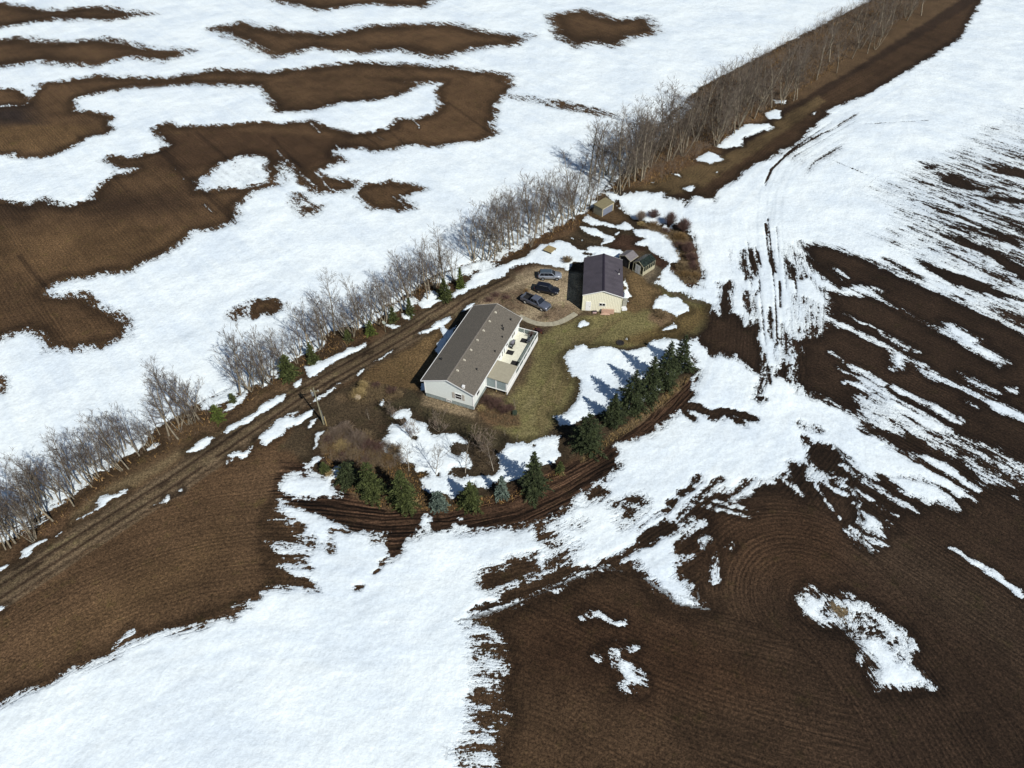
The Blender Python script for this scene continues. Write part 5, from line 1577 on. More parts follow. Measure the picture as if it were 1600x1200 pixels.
bx0, bx1, tx0, tx1, bz, tz, bw, tw = .99, wb - .5, 1.15, wb - 1.25, 1.14, 1.84, .93, .74
MB().hexa([(bx0, -bw, bz), (bx1, -bw, bz), (bx1, bw, bz), (bx0, bw, bz)], [(tx0, -tw, tz), (tx1, -tw, tz), (tx1, tw, tz), (tx0, tw, tz)]).build('cab', P_grey, pu, bevel=.05)
for sg_ in (-1, 1):
    for u0, u1 in ((.07, .44), (.49, .88)):
        a = []
        for u, v in ((u0, .12), (u1, .12), (u1, .85), (u0, .85)):
            x0, x1 = bx0 + (tx0 - bx0) * v, bx1 + (tx1 - bx1) * v
            a.append((x0 + (x1 - x0) * u, sg_ * (bw + (tw - bw) * v + .013), bz + (tz - bz) * v))
        MB().hexa([(p[0], p[1] - sg_ * .03, p[2]) for p in a], a).build('side_window', M_glass, pu)
    MB().box(fr - .16, fr + .0, sg_ * .7 - .13, sg_ * .7 + .13, .72, .9).build('headlight', M_trim, pu, bevel=.03)
    MB().box(rr - .03, rr + .06, sg_ * .88 - .07, sg_ * .88 + .06, .8, 1.1).build('tail_light', mat('red_lens', (.3, .01, .01), .3), pu, bevel=.02)
    MB().box(wb - .85, wb - .7, sg_ * 1.06 - .1, sg_ * 1.06 + .1, 1.18, 1.38).build('mirror', M_dark, pu, bevel=.02)
for x0, x1, nm, sgn in ((bx1, tx1, 'windshield', 1), (bx0, tx0, 'rear_window', -1)):
    a = [(x0 + (x1 - x0) * .1 + sgn * .016, -bw * .88, bz + (tz - bz) * .1), (x0 + (x1 - x0) * .1 + sgn * .016, bw * .88, bz + (tz - bz) * .1), (x0 + (x1 - x0) * .9 + sgn * .016, tw * .9, bz + (tz - bz) * .9), (x0 + (x1 - x0) * .9 + sgn * .016, -tw * .9, bz + (tz - bz) * .9)]
    MB().hexa([(p[0] - sgn * .05, p[1], p[2]) for p in a], a).build(nm, M_glass, pu)
MB().box(fr - .05, fr + .02, -.55, .55, .55, .88).build('grille', M_dark, pu, bevel=.02)
MB().box(fr - .05, fr + .1, -.85, .85, .4, .56).box(rr - .15, rr - .021, -.85, .85, .42, .58).each('bumper', M_grey, pu, bevel=.03)
wheels(pu, wb, hw, r, mat('pale_rim', srgb(176, 176, 172), .4, .4))


# ------------------------------------------------------------------ vegetation
def tubes(segs, n):
    """segs: array rows p0(3) p1(3) r0 r1 -> mesh arrays of open tapering tubes"""
    s = np.array(segs, dtype=np.float64)
    p0, p1, r0, r1 = s[:, :3], s[:, 3:6], s[:, 6], s[:, 7]
    d = p1 - p0
    d /= (np.linalg.norm(d, axis=1)[:, None] + 1e-9)
    ref = np.where(np.abs(d[:, 2:3]) > .9, np.array([[1., 0, 0]]), np.array([[0, 0, 1.]]))
    a = np.cross(d, ref)
    a /= np.linalg.norm(a, axis=1)[:, None]
    b = np.cross(d, a)
    vs = np.zeros((len(s), 2 * n, 3))
    for i in range(n):
        t = 2 * math.pi * i / n
        o = a * math.cos(t) + b * math.sin(t)
        vs[:, i] = p0 + o * r0[:, None]
        vs[:, n + i] = p1 + o * r1[:, None]
    base = (np.arange(len(s)) * 2 * n)[:, None, None]
    f = np.array([[i, (i + 1) % n, n + (i + 1) % n, n + i] for i in range(n)])[None]
    return vs.reshape(-1, 3), (f + base).reshape(-1, 4)


def npmesh(name, v, f, m, smooth=False):
    me = bpy.data.meshes.new(name)
    me.vertices.add(len(v))
    me.vertices.foreach_set('co', np.asarray(v, dtype=np.float32).ravel())
    k = f.shape[1]
    me.loops.add(f.size)
    me.loops.foreach_set('vertex_index', f.ravel().astype(np.int32))
    me.polygons.add(len(f))
    me.polygons.foreach_set('loop_start', np.arange(0, f.size, k, dtype=np.int32))
    me.polygons.foreach_set('loop_total', np.full(len(f), k, dtype=np.int32))
    me.update()
    me.materials.append(m)
    return me


def rdir(rg, base, spread):
    v = base + rg.normal(0, spread, 3)
    return v / (np.linalg.norm(v) + 1e-9)


def bare_tree(seed, h, stems=1, lean=.12, crown_r=2.0, base_t=.25, nb=26, tw=.016, r0=.11, twigs=1.0):
    rg = np.random.RandomState(seed)
    trunk, crown = [], []
    for s in range(stems):
        hh = h * (1 if s == 0 else rg.uniform(.7, .98))
        az = rg.uniform(0, 6.28)
        p = np.array([rg.normal(0, .12 * (stems > 1)), rg.normal(0, .12 * (stems > 1)), -.2])
        L = lean * (1.0 if stems == 1 else 2.2) * rg.uniform(.4, 1.3)
        d = np.array([math.cos(az) * L, math.sin(az) * L, 1.0])
        ns = 9
        pts, rad = [p.copy()], []
        for i in range(ns):
            d = d + rg.normal(0, .05, 3)
            d[2] = abs(d[2]) + .06
            d /= np.linalg.norm(d)
            p = p + d * hh / ns
            pts.append(p.copy())
        rr0 = r0 * (1 if stems == 1 else .75) * (hh / 12) ** .7
        rad = [max(.012, rr0 * (1 - i / ns) ** .9) for i in range(ns + 1)]
        for i in range(ns):
            trunk.append([*pts[i], *pts[i + 1], rad[i], rad[i + 1]])
        n1 = int(nb / (1 if stems == 1 else 1.8))
        for k in range(n1):
            t = base_t + (1 - base_t) * (k + rg.rand()) / n1
            q = t * ns
            i = min(int(q), ns - 1)
            o = pts[i] + (pts[i + 1] - pts[i]) * (q - i)
            a2 = rg.uniform(0, 6.28)
            prof = math.sin(math.pi * min(1, (t - base_t) / (1 - base_t) * .8 + .22)) ** .7
            ln = crown_r * (.45 + .75 * prof) * rg.uniform(.65, 1.15) / (1 if stems == 1 else 1.3)
            up = .75 + .5 * t
            bd = np.array([math.cos(a2), math.sin(a2), up])
            bd /= np.linalg.norm(bd)
            pp_, br = o.copy(), max(.012, rad[i] * .45)
            nsg = 4
            bp_ = [pp_.copy()]
            for j in range(nsg):
                bd = bd + np.array([0, 0, .12]) + rg.normal(0, .09, 3)
                bd /= np.linalg.norm(bd)
                q2 = pp_ + bd * ln / nsg
                crown.append([*pp_, *q2, br * (1 - j / nsg * .8), max(tw, br * (1 - (j + 1) / nsg * .8))])
                pp_ = q2
                bp_.append(pp_.copy())
            n2 = max(3, int(7 * ln / 2 * twigs))
            for j in range(n2):
                q3 = rg.uniform(.2, 1) * nsg
                ji = min(int(q3), nsg - 1)
                o2 = bp_[ji] + (bp_[ji + 1] - bp_[ji]) * (q3 - ji)
                d2 = rdir(rg, bd * .9 + np.array([0, 0, .15]), .5)
                l2 = ln * rg.uniform(.22, .5)
                m2 = o2 + d2 * l2 * .5
                d2 = rdir(rg, d2 + np.array([0, 0, .2]), .15)
                e2 = m2 + d2 * l2 * .5
                crown.append([*o2, *m2, tw * 1.2, tw])
                crown.append([*m2, *e2, tw, tw * .6])
                for u in range(int(3 * twigs + rg.rand())):
                    o3 = o2 + (e2 - o2) * rg.uniform(.25, 1)
                    d3 = rdir(rg, d2, .45)
                    crown.append([*o3, *(o3 + d3 * l2 * rg.uniform(.3, .7)), tw * .85, tw * .4])
    return trunk, crown


def tree_protos(nm, seeds, bark, twm, label, **kw):
    out = []
    for s in seeds:
        a = dict(kw)
        tk, cr = bare_tree(s, **a)
        v, f = tubes(tk, 6)
        tm = npmesh('trunk', v, f, bark)
        v, f = tubes(cr, 3)
        cm = npmesh('crown', v, f, twm)
        out.append((tm, cm, a['h']))
    return out


def place_tree(nm, proto, label, cat, x, y, h, group=None, rz=None, z=0.0, wide=1.0):
    t = thing(nm, label, cat, (x, y, z), R.uniform(0, 6.28) if rz is None else rz, group)
    k = h / proto[2]
    t.scale = (k * wide, k * wide, k)
    link('trunk', proto[0], t)
    link('crown', proto[1], t)
    return t


POP = tree_protos('bare_tree', range(1, 8), M_bark, M_twig, '', h=12.0, crown_r=2.0, nb=26, r0=.14, tw=.013, twigs=.9)
CLM = tree_protos('bare_tree', range(21, 26), M_bark, M_twig, '', h=9.0, stems=4, lean=.2, crown_r=1.9, nb=20, r0=.12, tw=.012, base_t=.3, twigs=.8)
YNG = tree_protos('young_tree', range(41, 44), M_birch, M_twig, '', h=6.0, crown_r=1.5, nb=26, r0=.09, tw=.011, base_t=.2, twigs=.8)
ROU = tree_protos('shrub_tree', range(51, 54), M_bark, M_pinktwig, '', h=4.0, stems=5, lean=.28, crown_r=1.3, nb=20, r0=.10, tw=.013, base_t=.15, twigs=1.0)


ORD = ('first', 'second', 'third', 'fourth', 'fifth', 'sixth', 'seventh', 'eighth', 'ninth', 'tenth', 'eleventh', 'twelfth', 'thirteenth', 'fourteenth', 'fifteenth', 'sixteenth', 'seventeenth', 'eighteenth')


def zone(u0, v0, u1, v1, n, wd, h0, h1, label, group, mix=.4, count=False, shift=0.0):
    """a stretch of windbreak; label has {} for what tells its trees apart"""
    a, b = np.array(G(u0, v0)), np.array(G(u1, v1))
    d = (b - a) / np.linalg.norm(b - a)
    nrm = np.array([-d[1], d[0]])
    made = []
    for k in range(n):
        t = (k + R.uniform(.1, .9)) / n
        off = R.uniform(-wd, wd) + shift
        p = a + (b - a) * t + nrm * off
        clump = R.random() < mix
        pr = R.choice(CLM if clump else POP)
        h = R.uniform(h0, h1) * (.85 if clump else 1)
        o = place_tree('bare_tree', pr, '', 'tree', p[0], p[1], h, group, wide=R.uniform(.95, 1.3) * (1.2 if p[1] > 140 else 1))
        dep = p[1] * math.cos(PITCH) + CAMH * math.sin(PITCH)
        made.append((p[0] / dep, o, clump, h > (h0 + h1) / 2, off > shift, t))
    made.sort(key=lambda q: q[0])
    for k, (_, o, clump, tall, back, t) in enumerate(made):
        if count:
            o['label'] = label.format(ORD[k] + ' from the left')
        else:
            o['label'] = label.format(('taller ' if tall else 'shorter ') + ('many stemmed' if clump else 'single stemmed'), ('snow' if back else 'grass') + ' side, ' + ('left third' if t < .33 else 'middle third' if t < .66 else 'right third'))


zone(-30, 868, 75, 795, 26, 3.6, 8, 11.5, '{} bare tree, lower left corner thicket, {}', 'thicket at the lower left', .35)
zone(75, 795, 215, 702, 30, 2.6, 7.5, 10.5, '{} bare tree above the roadside snow streak, {}', 'windbreak on the left', .35)
zone(210, 708, 255, 680, 6, 1.2, 6, 8, 'thin bare tree in the sparse gap of the windbreak, {}', 'sparse gap trees', .2, True)
zone(262, 684, 322, 648, 9, 1.6, 10, 13, 'tall bare tree in the isolated windbreak clump on the left, {}', 'isolated windbreak clump', .6, True)
zone(370, 612, 428, 588, 8, 1.4, 11.5, 14, 'tall bare tree in the clump left of the round green spruce, {}', 'clump near the round spruce', .7, True)
zone(428, 580, 480, 556, 7, 1.2, 8.5, 10.5, 'bare tree right behind the round green spruce, {}', 'trees behind the round spruce', .5, True)
zone(480, 548, 590, 502, 18, 1.5, 9.5, 12.5, 'bare grey tree in the row behind the round sign, {}', 'windbreak behind the sign', .6, True)
zone(590, 500, 665, 460, 13, 1.6, 9.5, 12, 'bare tree between the round sign and the snow bend, {}', 'windbreak by the spruces', .6, True)
zone(655, 458, 705, 434, 9, 1.8, 11, 13, 'bare tree in the broad clump above the snow bend, {}', 'clump above the snow bend', .8, True)
zone(742, 416, 800, 385, 11, 2.2, 13, 15.5, 'tall bare poplar casting long shadows above the parking, {}', 'tall poplars above the parking', .5, True)
zone(795, 386, 925, 322, 32, 3.2, 10.5, 15, '{} bare tree west of the tan storage shed, {}', 'poplars west of the storage shed', .4)
zone(935, 292, 1040, 232, 46, 5.5, 10.5, 15, '{} bare tree in woods beyond tan shed, {}', 'wooded belt beyond the shed', .45, False, -.5)
zone(1040, 232, 1200, 140, 57, 7.0, 10.5, 14.5, '{} bare tree above the long snow patches, {}', 'wooded belt at the top', .4, False, -2.5)
zone(1200, 140, 1420, 12, 30, 6.5, 10, 13.5, '{} bare tree, far end of the woods, {}', 'far end of the wooded belt', .3, False, -2.5)

for u, v, tv, lb, q in ((644, 686, 655, 'small bare multi stemmed tree in a brown hole in the yard snow', ROU), (686, 673, 642, 'spreading bare tree on the dark grass between house front and snow', ROU), (755, 705, 664, 'bare pinkish tree with a wide crown in the rusty bed below the lawn', ROU),
                     (639, 736, 690, 'pale slim sapling just behind the green spruces, leftmost of the white saplings', YNG), (681, 741, 693, 'pale slim sapling in the snow casting a long thin shadow', YNG), (727, 739, 695, 'pale slim sapling on the dark stony patch in the snow', YNG),
                     (771, 736, 698, 'pale slim sapling at the right end of the dark patch in the snow', YNG), (614, 652, 628, 'small bare shrub tree at the upper tip of the yard snow', ROU), (577, 656, 640, 'tiny dark bare sapling alone on the brown grass below the straw clump', YNG),
                     (922, 484, 472, 'leafless little sapling in front of the garage door', YNG), (789, 681, 672, 'tiny bare sapling in the lawn above the snow edge', YNG), (808, 689, 680, 'second tiny bare sapling on the lawn near the snow edge', YNG), (805, 640, 622, 'thin bare sapling beside the green utility box', YNG)):
    g_ = G(u, v)
    place_tree('young_tree' if q is YNG else 'small_tree', R.choice(q), lb, 'tree', g_[0], g_[1], HT(u, v, tv))


def spruce(seed, h, rad, m, dens=1.0, shape=.85):
    rg = np.random.RandomState(seed)
    V, F = [], []

    def card(o, d, l, w, tilt):
        s = np.cross(d, [0, 0, 1.0])
        s /= (np.linalg.norm(s) + 1e-9)
        u = np.cross(s, d)
        s = s * math.cos(tilt) + u * math.sin(tilt)
        n = len(V)
        V.extend([o - s * w * .35, o + d * l * .55 - s * w * .5, o + d * l, o + d * l * .55 + s * w * .5, o + s * w * .35])
        F.append((n, n + 1, n + 2, n + 3))
        F.append((n, n + 3, n + 4, n + 4))
    z = .15
    step = max(.2, h * .036)
    while z < h * .985:
        t = z / h
        rr_ = rad * (1 - t) ** shape * min(1, .72 + t * 2.2)
        nb_ = max(4, int((7 + 6 * (1 - t)) * dens))
        a0 = rg.rand() * 6.28
        for b_ in range(nb_):
            az = a0 + b_ * 6.283 / nb_ + rg.normal(0, .18)
            L_ = rr_ * rg.uniform(.6, 1.16) * (1 + .2 * math.sin(az * 3 + seed + z * 1.1) + .14 * math.sin(az * 5 - z * 2.3))
            if rg.rand() < .07:
                continue
            slope = .45 * t - .12 + rg.normal(0, .06)
            o = np.array([0, 0, z + rg.normal(0, step * .4)])
            dirv = np.array([math.cos(az), math.sin(az), slope])
            k_ = max(2, int(L_ / .2))
            for j in range(k_):
                f_ = (j + .6 + rg.uniform(-.3, .3)) / k_
                if f_ < .25 and L_ > .8:
                    continue
                p = o + dirv * L_ * f_
                p[2] -= .16 * L_ * f_ * f_
                wside = L_ * .30 * (1.1 - f_) + .07
                for sgn in (-1, 1, 0):
                    a2 = az + sgn * rg.uniform(.5, 1.0)
                    d = np.array([math.cos(a2), math.sin(a2), slope * .5 + rg.normal(0, .22)])
                    d /= np.linalg.norm(d)
                    card(p + rg.normal(0, .03, 3), d, (wside if sgn else .2) * rg.uniform(.8, 1.25) + .09, rg.uniform(.09, .16), rg.uniform(-.9, .9))
        z += step * rg.uniform(.8, 1.2)
    n = len(V)
    for j in range(6):
        a = j * 1.05
        d = np.array([math.cos(a) * .35, math.sin(a) * .35, 1])
        card(np.array([0, 0, h * .95]), d / np.linalg.norm(d), h * .06, .08, 0)
    me = bpy.data.meshes.new('foliage')
    me.from_pydata([tuple(p) for p in V], [], [tuple(dict.fromkeys(f)) for f in F])
    me.materials.append(m)
    return me


TRK = {}


def place_spruce(u, v, tv, rad, m, label, seed, dens=1.0, shape=.85, group=None, hmul=1.0):
    g_ = G(u, v)
    h = HT(u, v, tv) * hmul
    t = thing('spruce_tree', label, 'spruce', (g_[0], g_[1], 0), R.uniform(0, 6.28), group)
    link('crown', spruce(seed, h, rad, m, dens, shape), t)
    MB().tube((0, 0, -.2), (0, 0, h * .9), .035 * h * .6, .02, 7).build('trunk', M_trunk, t)
    return t


SP = [(917, 698, 648, 2.9, M_spruce, 'broad round dark spruce, nearest and leftmost of the curved row', .6), (956, 660, 616, 2.2, M_spruce, 'narrow dark spruce second in the curved row, next to the broad round one', .95), (985, 640, 578, 2.9, M_spruce, 'tall dark spruce third in the curved row counted from the broad round one', .8),
      (1012, 619, 558, 2.7, M_spruce, 'dark spruce in the middle of the curved row by the tilled belt', .85), (1036, 600, 533, 2.8, M_spruce, 'tallest dark spruce, second from the far end of the curved row', .85), (1061, 576, 525, 2.7, M_spruce, 'dark spruce at the far end of the curved row, against the snow', .95),
      (546, 753, 724, 1.9, M_spruce, 'small dark round spruce at the left end of the southern row', .6), (582, 773, 723, 2.2, M_olive, 'big olive green spruce in the southern row', .7), (632, 789, 737, 2.4, M_olive, 'bushy green spruce with dark left side beside the tan tussock', .75),
      (686, 792, 770, 1.5, M_blue, 'low blue grey spruce in the southern row', .6), (736, 790, 754, 1.9, M_olive, 'compact green spruce right of the low blue spruce', .75), (784, 776, 744, 1.25, M_blue, 'small slender bluish spruce between the compact green and the big dark spruce', .9),
      (833, 767, 706, 2.6, M_spruce, 'large dark spruce casting a blue shadow on the yard snow', .95), (875, 738, 722, .8, M_olive, 'tiny green spruce right of the large dark spruce', .9),
      (453, 590, 555, 1.9, M_olive, 'round bright green spruce beside the track in the windbreak', .6), (490, 566, 536, 1.2, M_olive, 'slim green spruce half hidden in the windbreak right of the round bright one', .8), (580, 522, 502, 1.1, M_lime, 'little bright spruce immediately left of the round sign', .7),
      (615, 502, 480, 1.1, M_olive, 'little green spruce just right of the round sign', .8), (641, 492, 466, 1.1, M_olive, 'narrow green spruce beside the triangular snow patch', .85), (695, 467, 436, 1.7, M_olive, 'bushy dark green spruce at the bend of the track', .8),
      (720, 450, 418, 1.0, M_lime, 'slender green spruce standing in the snow strip above the track', .95), (343, 656, 634, 1.2, M_lime, 'bright green bushy spruce at the foot of the isolated tree clump', .6), (365, 628, 615, .7, M_olive, 'very small green spruce among grass left of the tall clump', .8),
      (545, 533, 515, .9, M_olive, 'small green spruce low in the windbreak brush', .8), (508, 737, 724, .9, M_olive, 'knee high dark spruce at the south west corner of the yard', .7)]
for i, (u, v, tv, rad, m, lb, shp) in enumerate(SP):
    place_spruce(u, v, tv, rad, m, lb, 300 + i, 1.0 if rad > 1.3 else .8, shp)


def shrub_mesh(seed, h, rad, m, n=90, tw=.014, droop=.0, fork=3):
    rg = np.random.RandomState(seed)
    segs = []
    for k in range(n):
        az = rg.uniform(0, 6.28)
        fl = rg.rand() ** .7
        e = np.array([math.cos(az) * rad * fl, math.sin(az) * rad * fl, h * (1 - .45 * fl * fl) * rg.uniform(.65, 1.05)])
        o = np.array([math.cos(az) * rad * .2 * rg.rand(), math.sin(az) * rad * .2 * rg.rand(), -.05])
        mpt = o + (e - o) * .5 + np.array([0, 0, h * .10]) + rg.normal(0, .05 * rad, 3)
        segs.append([*o, *mpt, tw * 1.5, tw])
        segs.append([*mpt, *e, tw, tw * .6])
        for j in range(fork):
            q = mpt + (e - mpt) * rg.uniform(0, .8)
            d = rdir(rg, (e - mpt) / np.linalg.norm(e - mpt), .45)
            segs.append([*q, *(q + d * h * rg.uniform(.15, .35)), tw * .8, tw * .4])
    v, f = tubes(segs, 3)
    return npmesh('shrub', v, f, m)


def shrub(u, v, h, rad, m, label, n=110, cat='shrub', tw=.016, fork=3, group=None):
    g_ = G(u, v)
    o = link('shrub', shrub_mesh(int(u * 7 + v), h, rad, m, n, tw, fork=fork))
    o.location = (g_[0], g_[1], 0)
    return tag(o, label, cat, group)


SH = [(540, 672, 1.5, 1.5, M_pinktwig, 'grey bush at the top edge of the southern hedge'), (572, 683, 1.2, 1.3, M_tantwig, 'light tan bush at the upper right of the southern hedge'), (535, 700, 1.4, 1.4, M_straw, 'straw coloured bush in the left part of the southern hedge'), (618, 706, 1.1, 1.2, M_tantwig, 'tan bush where the hedge meets the leftmost white sapling'), (536, 716, .9, 1.1, M_redtwig, 'dark low bush behind the small dark round spruce'), (512, 690, 1.0, 1.0, M_redtwig, 'dark bush at the left tip of the southern hedge'), (760, 628, 1.3, 1.3, M_redtwig, 'purple red shrub closest to the house corner wall'), (774, 636, 1.5, 1.6, M_redtwig, 'large purple red shrub in the middle of the bed right of the house'), (788, 644, 1.3, 1.4, M_redtwig, 'purple red shrub near the green utility box'), (798, 640, .9, 1.0, M_redtwig, 'small purple shrub at the lawn end of the bed right of the house'),
      (752, 640, .6, .9, M_straw, 'straw coloured tussock at the front right house corner'), (562, 622, 2.1, 1.3, M_straw, 'tall straw coloured grass clump below the track'), (553, 622, 1.3, 1.1, M_tantwig, 'brown bush left of the straw grass clump'), (569, 610, 2.2, .8, M_straw, 'narrow straw clump on the right of the tall grass clump'),
      (588, 604, .8, .9, M_redtwig, 'low dark bush right of the straw clump'), (612, 612, .9, 1.2, M_redtwig, 'wide dark bush between straw clump and house'), (624, 618, .6, .9, M_tantwig, 'low tan bush next to the wide dark bush near the house'),
      (523, 680, 1.3, 1.6, M_pinktwig, 'greyish pink bush below the utility pole'), (524, 700, .9, 1.1, M_orange, 'orange brown bush below the greyish pink bush'), (556, 690, 1.9, 2.0, M_pinktwig, 'largest pinkish grey bush of the southern hedge'), (551, 712, 1.1, 1.3, M_tantwig, 'tan bush at the foot of the largest pinkish bush'),
      (576, 700, 1.4, 1.5, M_redtwig, 'reddish bush between the largest pinkish bush and the snow'), (592, 704, 1.3, 1.4, M_redtwig, 'reddish brown bush bordering the yard snow'), (606, 722, 1.1, 1.2, M_orange, 'rusty bush just above the bushy green spruce'), (590, 726, 1.0, 1.2, M_tantwig, 'tan brown bush behind the big olive spruce'), (572, 722, .9, 1.0, M_redtwig, 'small brown bush behind the big olive spruce'),
      (645, 788, .9, 1.2, M_straw, 'tan grass tussock at the foot of the bushy green spruce'), (516, 741, .6, .8, M_straw, 'tan tussock beside the knee high spruce'), (747, 786, .6, .5, M_straw, 'little straw tuft right of the compact green spruce'), (697, 790, .5, .5, M_straw, 'little straw tuft right of the low blue spruce'), (879, 742, .5, .5, M_straw, 'little straw tuft by the tiny spruce'),
      (1000, 346, 2.6, 1.3, M_pinktwig, 'upright bare bush nearest the tan storage shed in the east bed'), (1001, 352, .8, 1.1, M_straw, 'tan tussock under the upright bare bush'), (1021, 340, 2.0, 1.5, M_redtwig, 'dark red round bush second in the arc of bushes'), (1022, 353, 1.0, 1.5, M_orange, 'low brown tussock below the dark red round bush'),
      (1046, 352, 3.2, 1.4, M_redtwig, 'tall fan shaped bush third in the arc of bushes'), (1040, 364, 1.0, 1.3, M_redtwig, 'low red brown bush inside the arc of bushes'), (1067, 362, 3.2, 1.6, M_redtwig, 'tall purple bush at the outer bend of the arc'), (1062, 374, 1.6, 1.7, M_orange, 'dense rusty bush at the bend of the arc'), (1060, 386, 1.1, 1.4, M_redtwig, 'low maroon bush below the bend of the arc'),
      (1074, 396, 2.6, 1.5, M_redtwig, 'tall maroon bush in the lower part of the arc'), (1080, 408, 2.0, 1.6, M_redtwig, 'maroon bush fifth from the bottom tip of the arc'), (1066, 420, 1.5, 1.6, M_tantwig, 'tan bush on the inner side near the bottom of the arc'), (1082, 420, 1.6, 1.6, M_redtwig, 'red brown bush on the outer side near the bottom of the arc'), (1070, 432, 1.2, 1.5, M_orange, 'rusty bush close to the bottom tip of the arc'), (1085, 433, 1.0, 1.4, M_orange, 'last low rusty bush at the bottom tip of the arc'),
      (886, 410, 1.5, 1.2, M_tantwig, 'dull green brown bush in snow by the garage corner'), (1033, 494, 1.0, 1.7, M_tantwig, 'ring of dry perennials round the lawn bed east of the garage'), (822, 455, .4, .8, M_orange, 'low weeds at the end of the pickup'), (775, 462, .6, 1.3, M_redtwig, 'red brown weeds behind the far end of the house roof'), (790, 466, .5, 1.2, M_redtwig, 'flat brown weeds between pickup and house'), (764, 470, .6, 1.2, M_redtwig, 'brown brush against the back gable of the house'),
      (976, 452, .6, .6, M_tantwig, 'dry weeds among the planks by the garage')]
for s_ in SH:
    shrub(*s_[:6], n=int(70 + 45 * s_[3] * s_[2]), fork=3, tw=.018 if s_[4] in (M_straw, M_orange, M_tantwig) else .015)
for u, v in ((1026, 497), (1034, 500), (1040, 495)):
    pass
o = MB()
rg = np.random.RandomState(3)
bm = bmesh.new()
bmesh.ops.create_icosphere(bm, subdivisions=3, radius=.55)
for v in bm.verts:
    v.co *= 1 + rg.normal(0, .05)
    v.co.z = v.co.z * .85 + .35
mm = bpy.data.meshes.new('boulder')
bm.to_mesh(mm)
bm.free()
b = link('boulder', mm, None, mat('pale_boulder', srgb(170, 156, 136), .9, var=.1, bump=.4))
g_ = G(559, 618)
b.location = (g_[0] + .2, g_[1] - .9, .3)
tag(b, 'pale rounded boulder set in the straw coloured grass clump', 'boulder')

# dead potted shrub on the deck corner
pp2 = hp(11.2, 18.75, 1.0)
ptd = thing('potted_plant', 'leafless bush in a pot at the far corner of the deck', 'potted plant', pp2)
MB().tube((0, 0, 0), (0, 0, .35), .2, .27, 12).build('pot', M_dark, ptd)
o = link('stems', shrub_mesh(9, 1.1, .75, M_redtwig, 60, .014), ptd)
o.location = (0, 0, .3)


# dead grass and brush along the windbreak: uncountable, one object each
def blades(name, poly, n, h0, h1, m, label, seed, w=.05, lean=.5, avoid_snow=True):
    rg = np.random.RandomState(seed)
    p = gp(poly)
    lo, hi = p.min(0), p.max(0)
    pts = rg.uniform(lo, hi, (n * 6, 2)).astype(np.float32)
    pts = pts[inside(pts[:, 0], pts[:, 1], p)][:n]
    if avoid_snow:
        ix = np.clip(np.searchsorted(xs, pts[:, 0]), 0, NX - 1)
        iy = np.clip(np.searchsorted(ys, pts[:, 1]), 0, NY - 1)
        pts = pts[SNOW.reshape(NY, NX)[iy, ix] < .1]
    k = len(pts)
    den = vnoise(pts[:, 0], pts[:, 1], 2.2) + .5
    h = rg.uniform(h0, h1, k) * (.4 + 1.1 * den)
    a = rg.uniform(0, 6.28, k)
    s = np.stack([np.cos(a), np.sin(a), np.zeros(k)], 1) * w
    lz = rg.normal(0, lean, (k, 2)) * h[:, None]
    b0 = np.concatenate([pts, np.zeros((k, 1))], 1)
    tip = b0 + np.stack([lz[:, 0], lz[:, 1], h], 1)
    mid = (b0 + tip) / 2 + np.array([0, 0, .1]) * h[:, None]
    v = np.stack([b0 - s, b0 + s, mid + s * .7, tip, mid - s * .7], 1).reshape(-1, 3)
    base = (np.arange(k) * 5)[:, None, None]
    f = (np.array([[0, 1, 2, 4], [4, 2, 3, 3]])[None] + base).reshape(-1, 4)
    f4 = f[0::2]
    f3 = f[1::2][:, :3]
    me = bpy.data.meshes.new(name)
    me.from_pydata(v.tolist(), [], f4.tolist() + f3.tolist())
    me.materials.append(m)
    o = link(name, me)
    return tag(o, label, 'grass', kind='stuff')


M_dgrass = foliage('dead_verge_grass', srgb(96, 74, 46), srgb(134, 106, 66))
M_rgrass = foliage('rusty_litter_grass', srgb(90, 72, 50), srgb(120, 96, 66))
TREEV = [(-200, 960), (0, 858), (60, 840), (130, 790), (230, 725), (330, 665), (440, 598), (560, 535), (680, 470), (740, 425), (800, 400), (870, 370), (915, 350), (935, 325), (960, 300), (1040, 285), (1130, 225), (1220, 165), (1300, 110), (1420, 10), (1330, 0), (1200, 65), (1080, 135), (1010, 195), (962, 262), (930, 306), (832, 352), (755, 400), (675, 428), (570, 492), (470, 538), (382, 590), (322, 620), (250, 660), (155, 716), (60, 785), (0, 812), (-160, 900)]
blades('verge_grass', TREEV, 26000, .25, .7, M_dgrass, 'dead grass under the windbreak trees', 1)
blades('leaf_litter', TREEV, 16000, .12, .4, M_rgrass, 'rusty dead undergrowth in the windbreak', 2, w=.09, lean=.9)
blades('lawn_fringe', [(905, 722), (925, 700), (950, 682), (985, 657), (1030, 624), (1072, 587), (1078, 594), (1035, 634), (990, 670), (950, 696), (910, 724)], 2200, .15, .4, mat('pale_fringe', srgb(134, 112, 72), .9, var=.25), 'pale dead grass fringe between the spruces and the tilled belt', 3)
HEDGE = [(500, 690), (512, 674), (540, 668), (575, 684), (600, 692), (628, 705), (632, 725), (600, 738), (560, 738), (520, 722), (503, 708)]


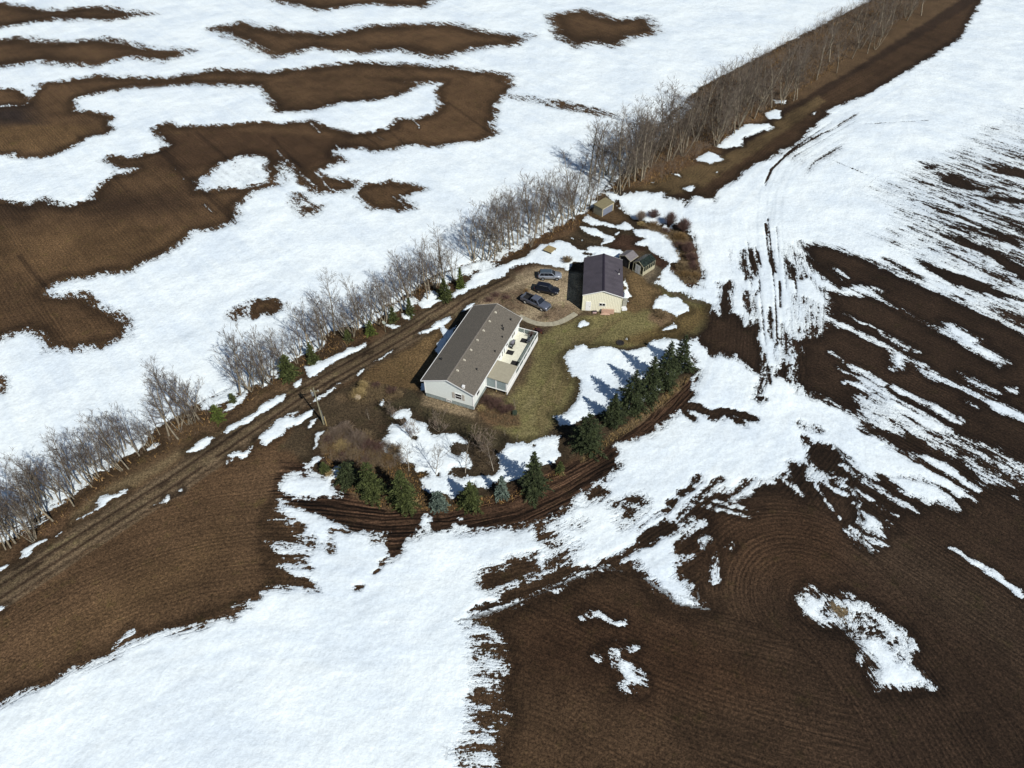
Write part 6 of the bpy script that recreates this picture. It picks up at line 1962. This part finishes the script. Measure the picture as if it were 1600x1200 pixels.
def brush(name, poly, n, h0, h1, m, label, seed, tw=.012):
    rg = np.random.RandomState(seed)
    p = gp(poly)
    segs = []
    while n > 0:
        c_ = rg.uniform(p.min(0), p.max(0))
        if not inside(np.array([c_[0]]), np.array([c_[1]]), p)[0]:
            continue
        n -= 1
        hh = rg.uniform(h0, h1)
        for j in range(5):
            d = np.array([rg.normal(0, .45), rg.normal(0, .45), 1]) * hh * rg.uniform(.5, 1)
            o_ = np.array([c_[0] + rg.normal(0, .12), c_[1] + rg.normal(0, .12), 0])
            segs.append([*o_, *(o_ + d), tw, tw * .5])
            for q in range(2):
                o2 = o_ + d * rg.uniform(.3, .8)
                segs.append([*o2, *(o2 + np.array([rg.normal(0, .35), rg.normal(0, .35), .4]) * hh * .4), tw * .7, tw * .4])
    v, f = tubes(segs, 3)
    o = link(name, npmesh(name, v, f, m))
    return tag(o, label, 'brush', kind='stuff')


brush('belt_brush', [(940, 296), (1040, 276), (1130, 218), (1220, 160), (1320, 92), (1440, 10), (1350, 0), (1200, 80), (1090, 150), (1010, 215), (962, 270)], 2600, 1.0, 3.4, M_twig, 'grey undergrowth filling the wooded belt', 37, .014)
brush('hedge_brush', HEDGE, 650, .4, 1.3, M_tantwig, 'tangle of dry tan stems filling the southern hedge bed', 31, .016)
brush('hedge_twigs', HEDGE, 260, .6, 1.7, M_pinktwig, 'greyish twigs woven through the southern hedge bed', 32, .013)
brush('bed_brush', [(995, 350), (1030, 356), (1050, 362), (1070, 366), (1084, 392), (1094, 425), (1090, 442), (1070, 444), (1052, 428), (1062, 404), (1047, 378), (1030, 366), (1008, 358)], 900, .3, 1.0, M_tantwig, 'dry stems between the bushes of the east bed', 33, .016)
brush('house_brush', [(748, 644), (756, 625), (790, 640), (812, 650), (812, 664), (790, 668), (762, 656)], 350, .2, .6, M_tantwig, 'low dry stems round the purple shrubs', 34, .014)
brush('track_brush', [(545, 610), (575, 598), (625, 608), (632, 622), (600, 628), (560, 632), (545, 624)], 500, .2, .7, M_tantwig, 'low dry stems round the straw coloured clump', 35, .014)
blades('yard_tussocks', [(500, 700), (560, 690), (640, 720), (700, 780), (790, 775), (870, 735), (880, 745), (800, 785), (700, 800), (600, 795), (530, 762)], 5000, .1, .35, M_dgrass, 'dead grass between the southern spruces', 36)
rg = np.random.RandomState(8)
segs = []
tp = gp(TREEV)
for k in range(9000):
    c_ = rg.uniform(tp.min(0), tp.max(0))
    if not inside(np.array([c_[0]]), np.array([c_[1]]), tp)[0]:
        continue
    hh = rg.uniform(.6, 2.4)
    for j in range(4):
        d = np.array([rg.normal(0, .35), rg.normal(0, .35), 1]) * hh * rg.uniform(.5, 1)
        o_ = np.array([c_[0] + rg.normal(0, .15), c_[1] + rg.normal(0, .15), 0])
        segs.append([*o_, *(o_ + d), .014, .006])
        for q in range(2):
            o2 = o_ + d * rg.uniform(.3, .8)
            segs.append([*o2, *(o2 + np.array([rg.normal(0, .3), rg.normal(0, .3), .4]) * hh * .4), .009, .005])
v, f = tubes(segs, 3)
o = link('underbrush', npmesh('underbrush', v, f, M_pinktwig))
tag(o, 'thin leafless saplings and brush between the windbreak trees', 'underbrush', kind='stuff')
print('done building')
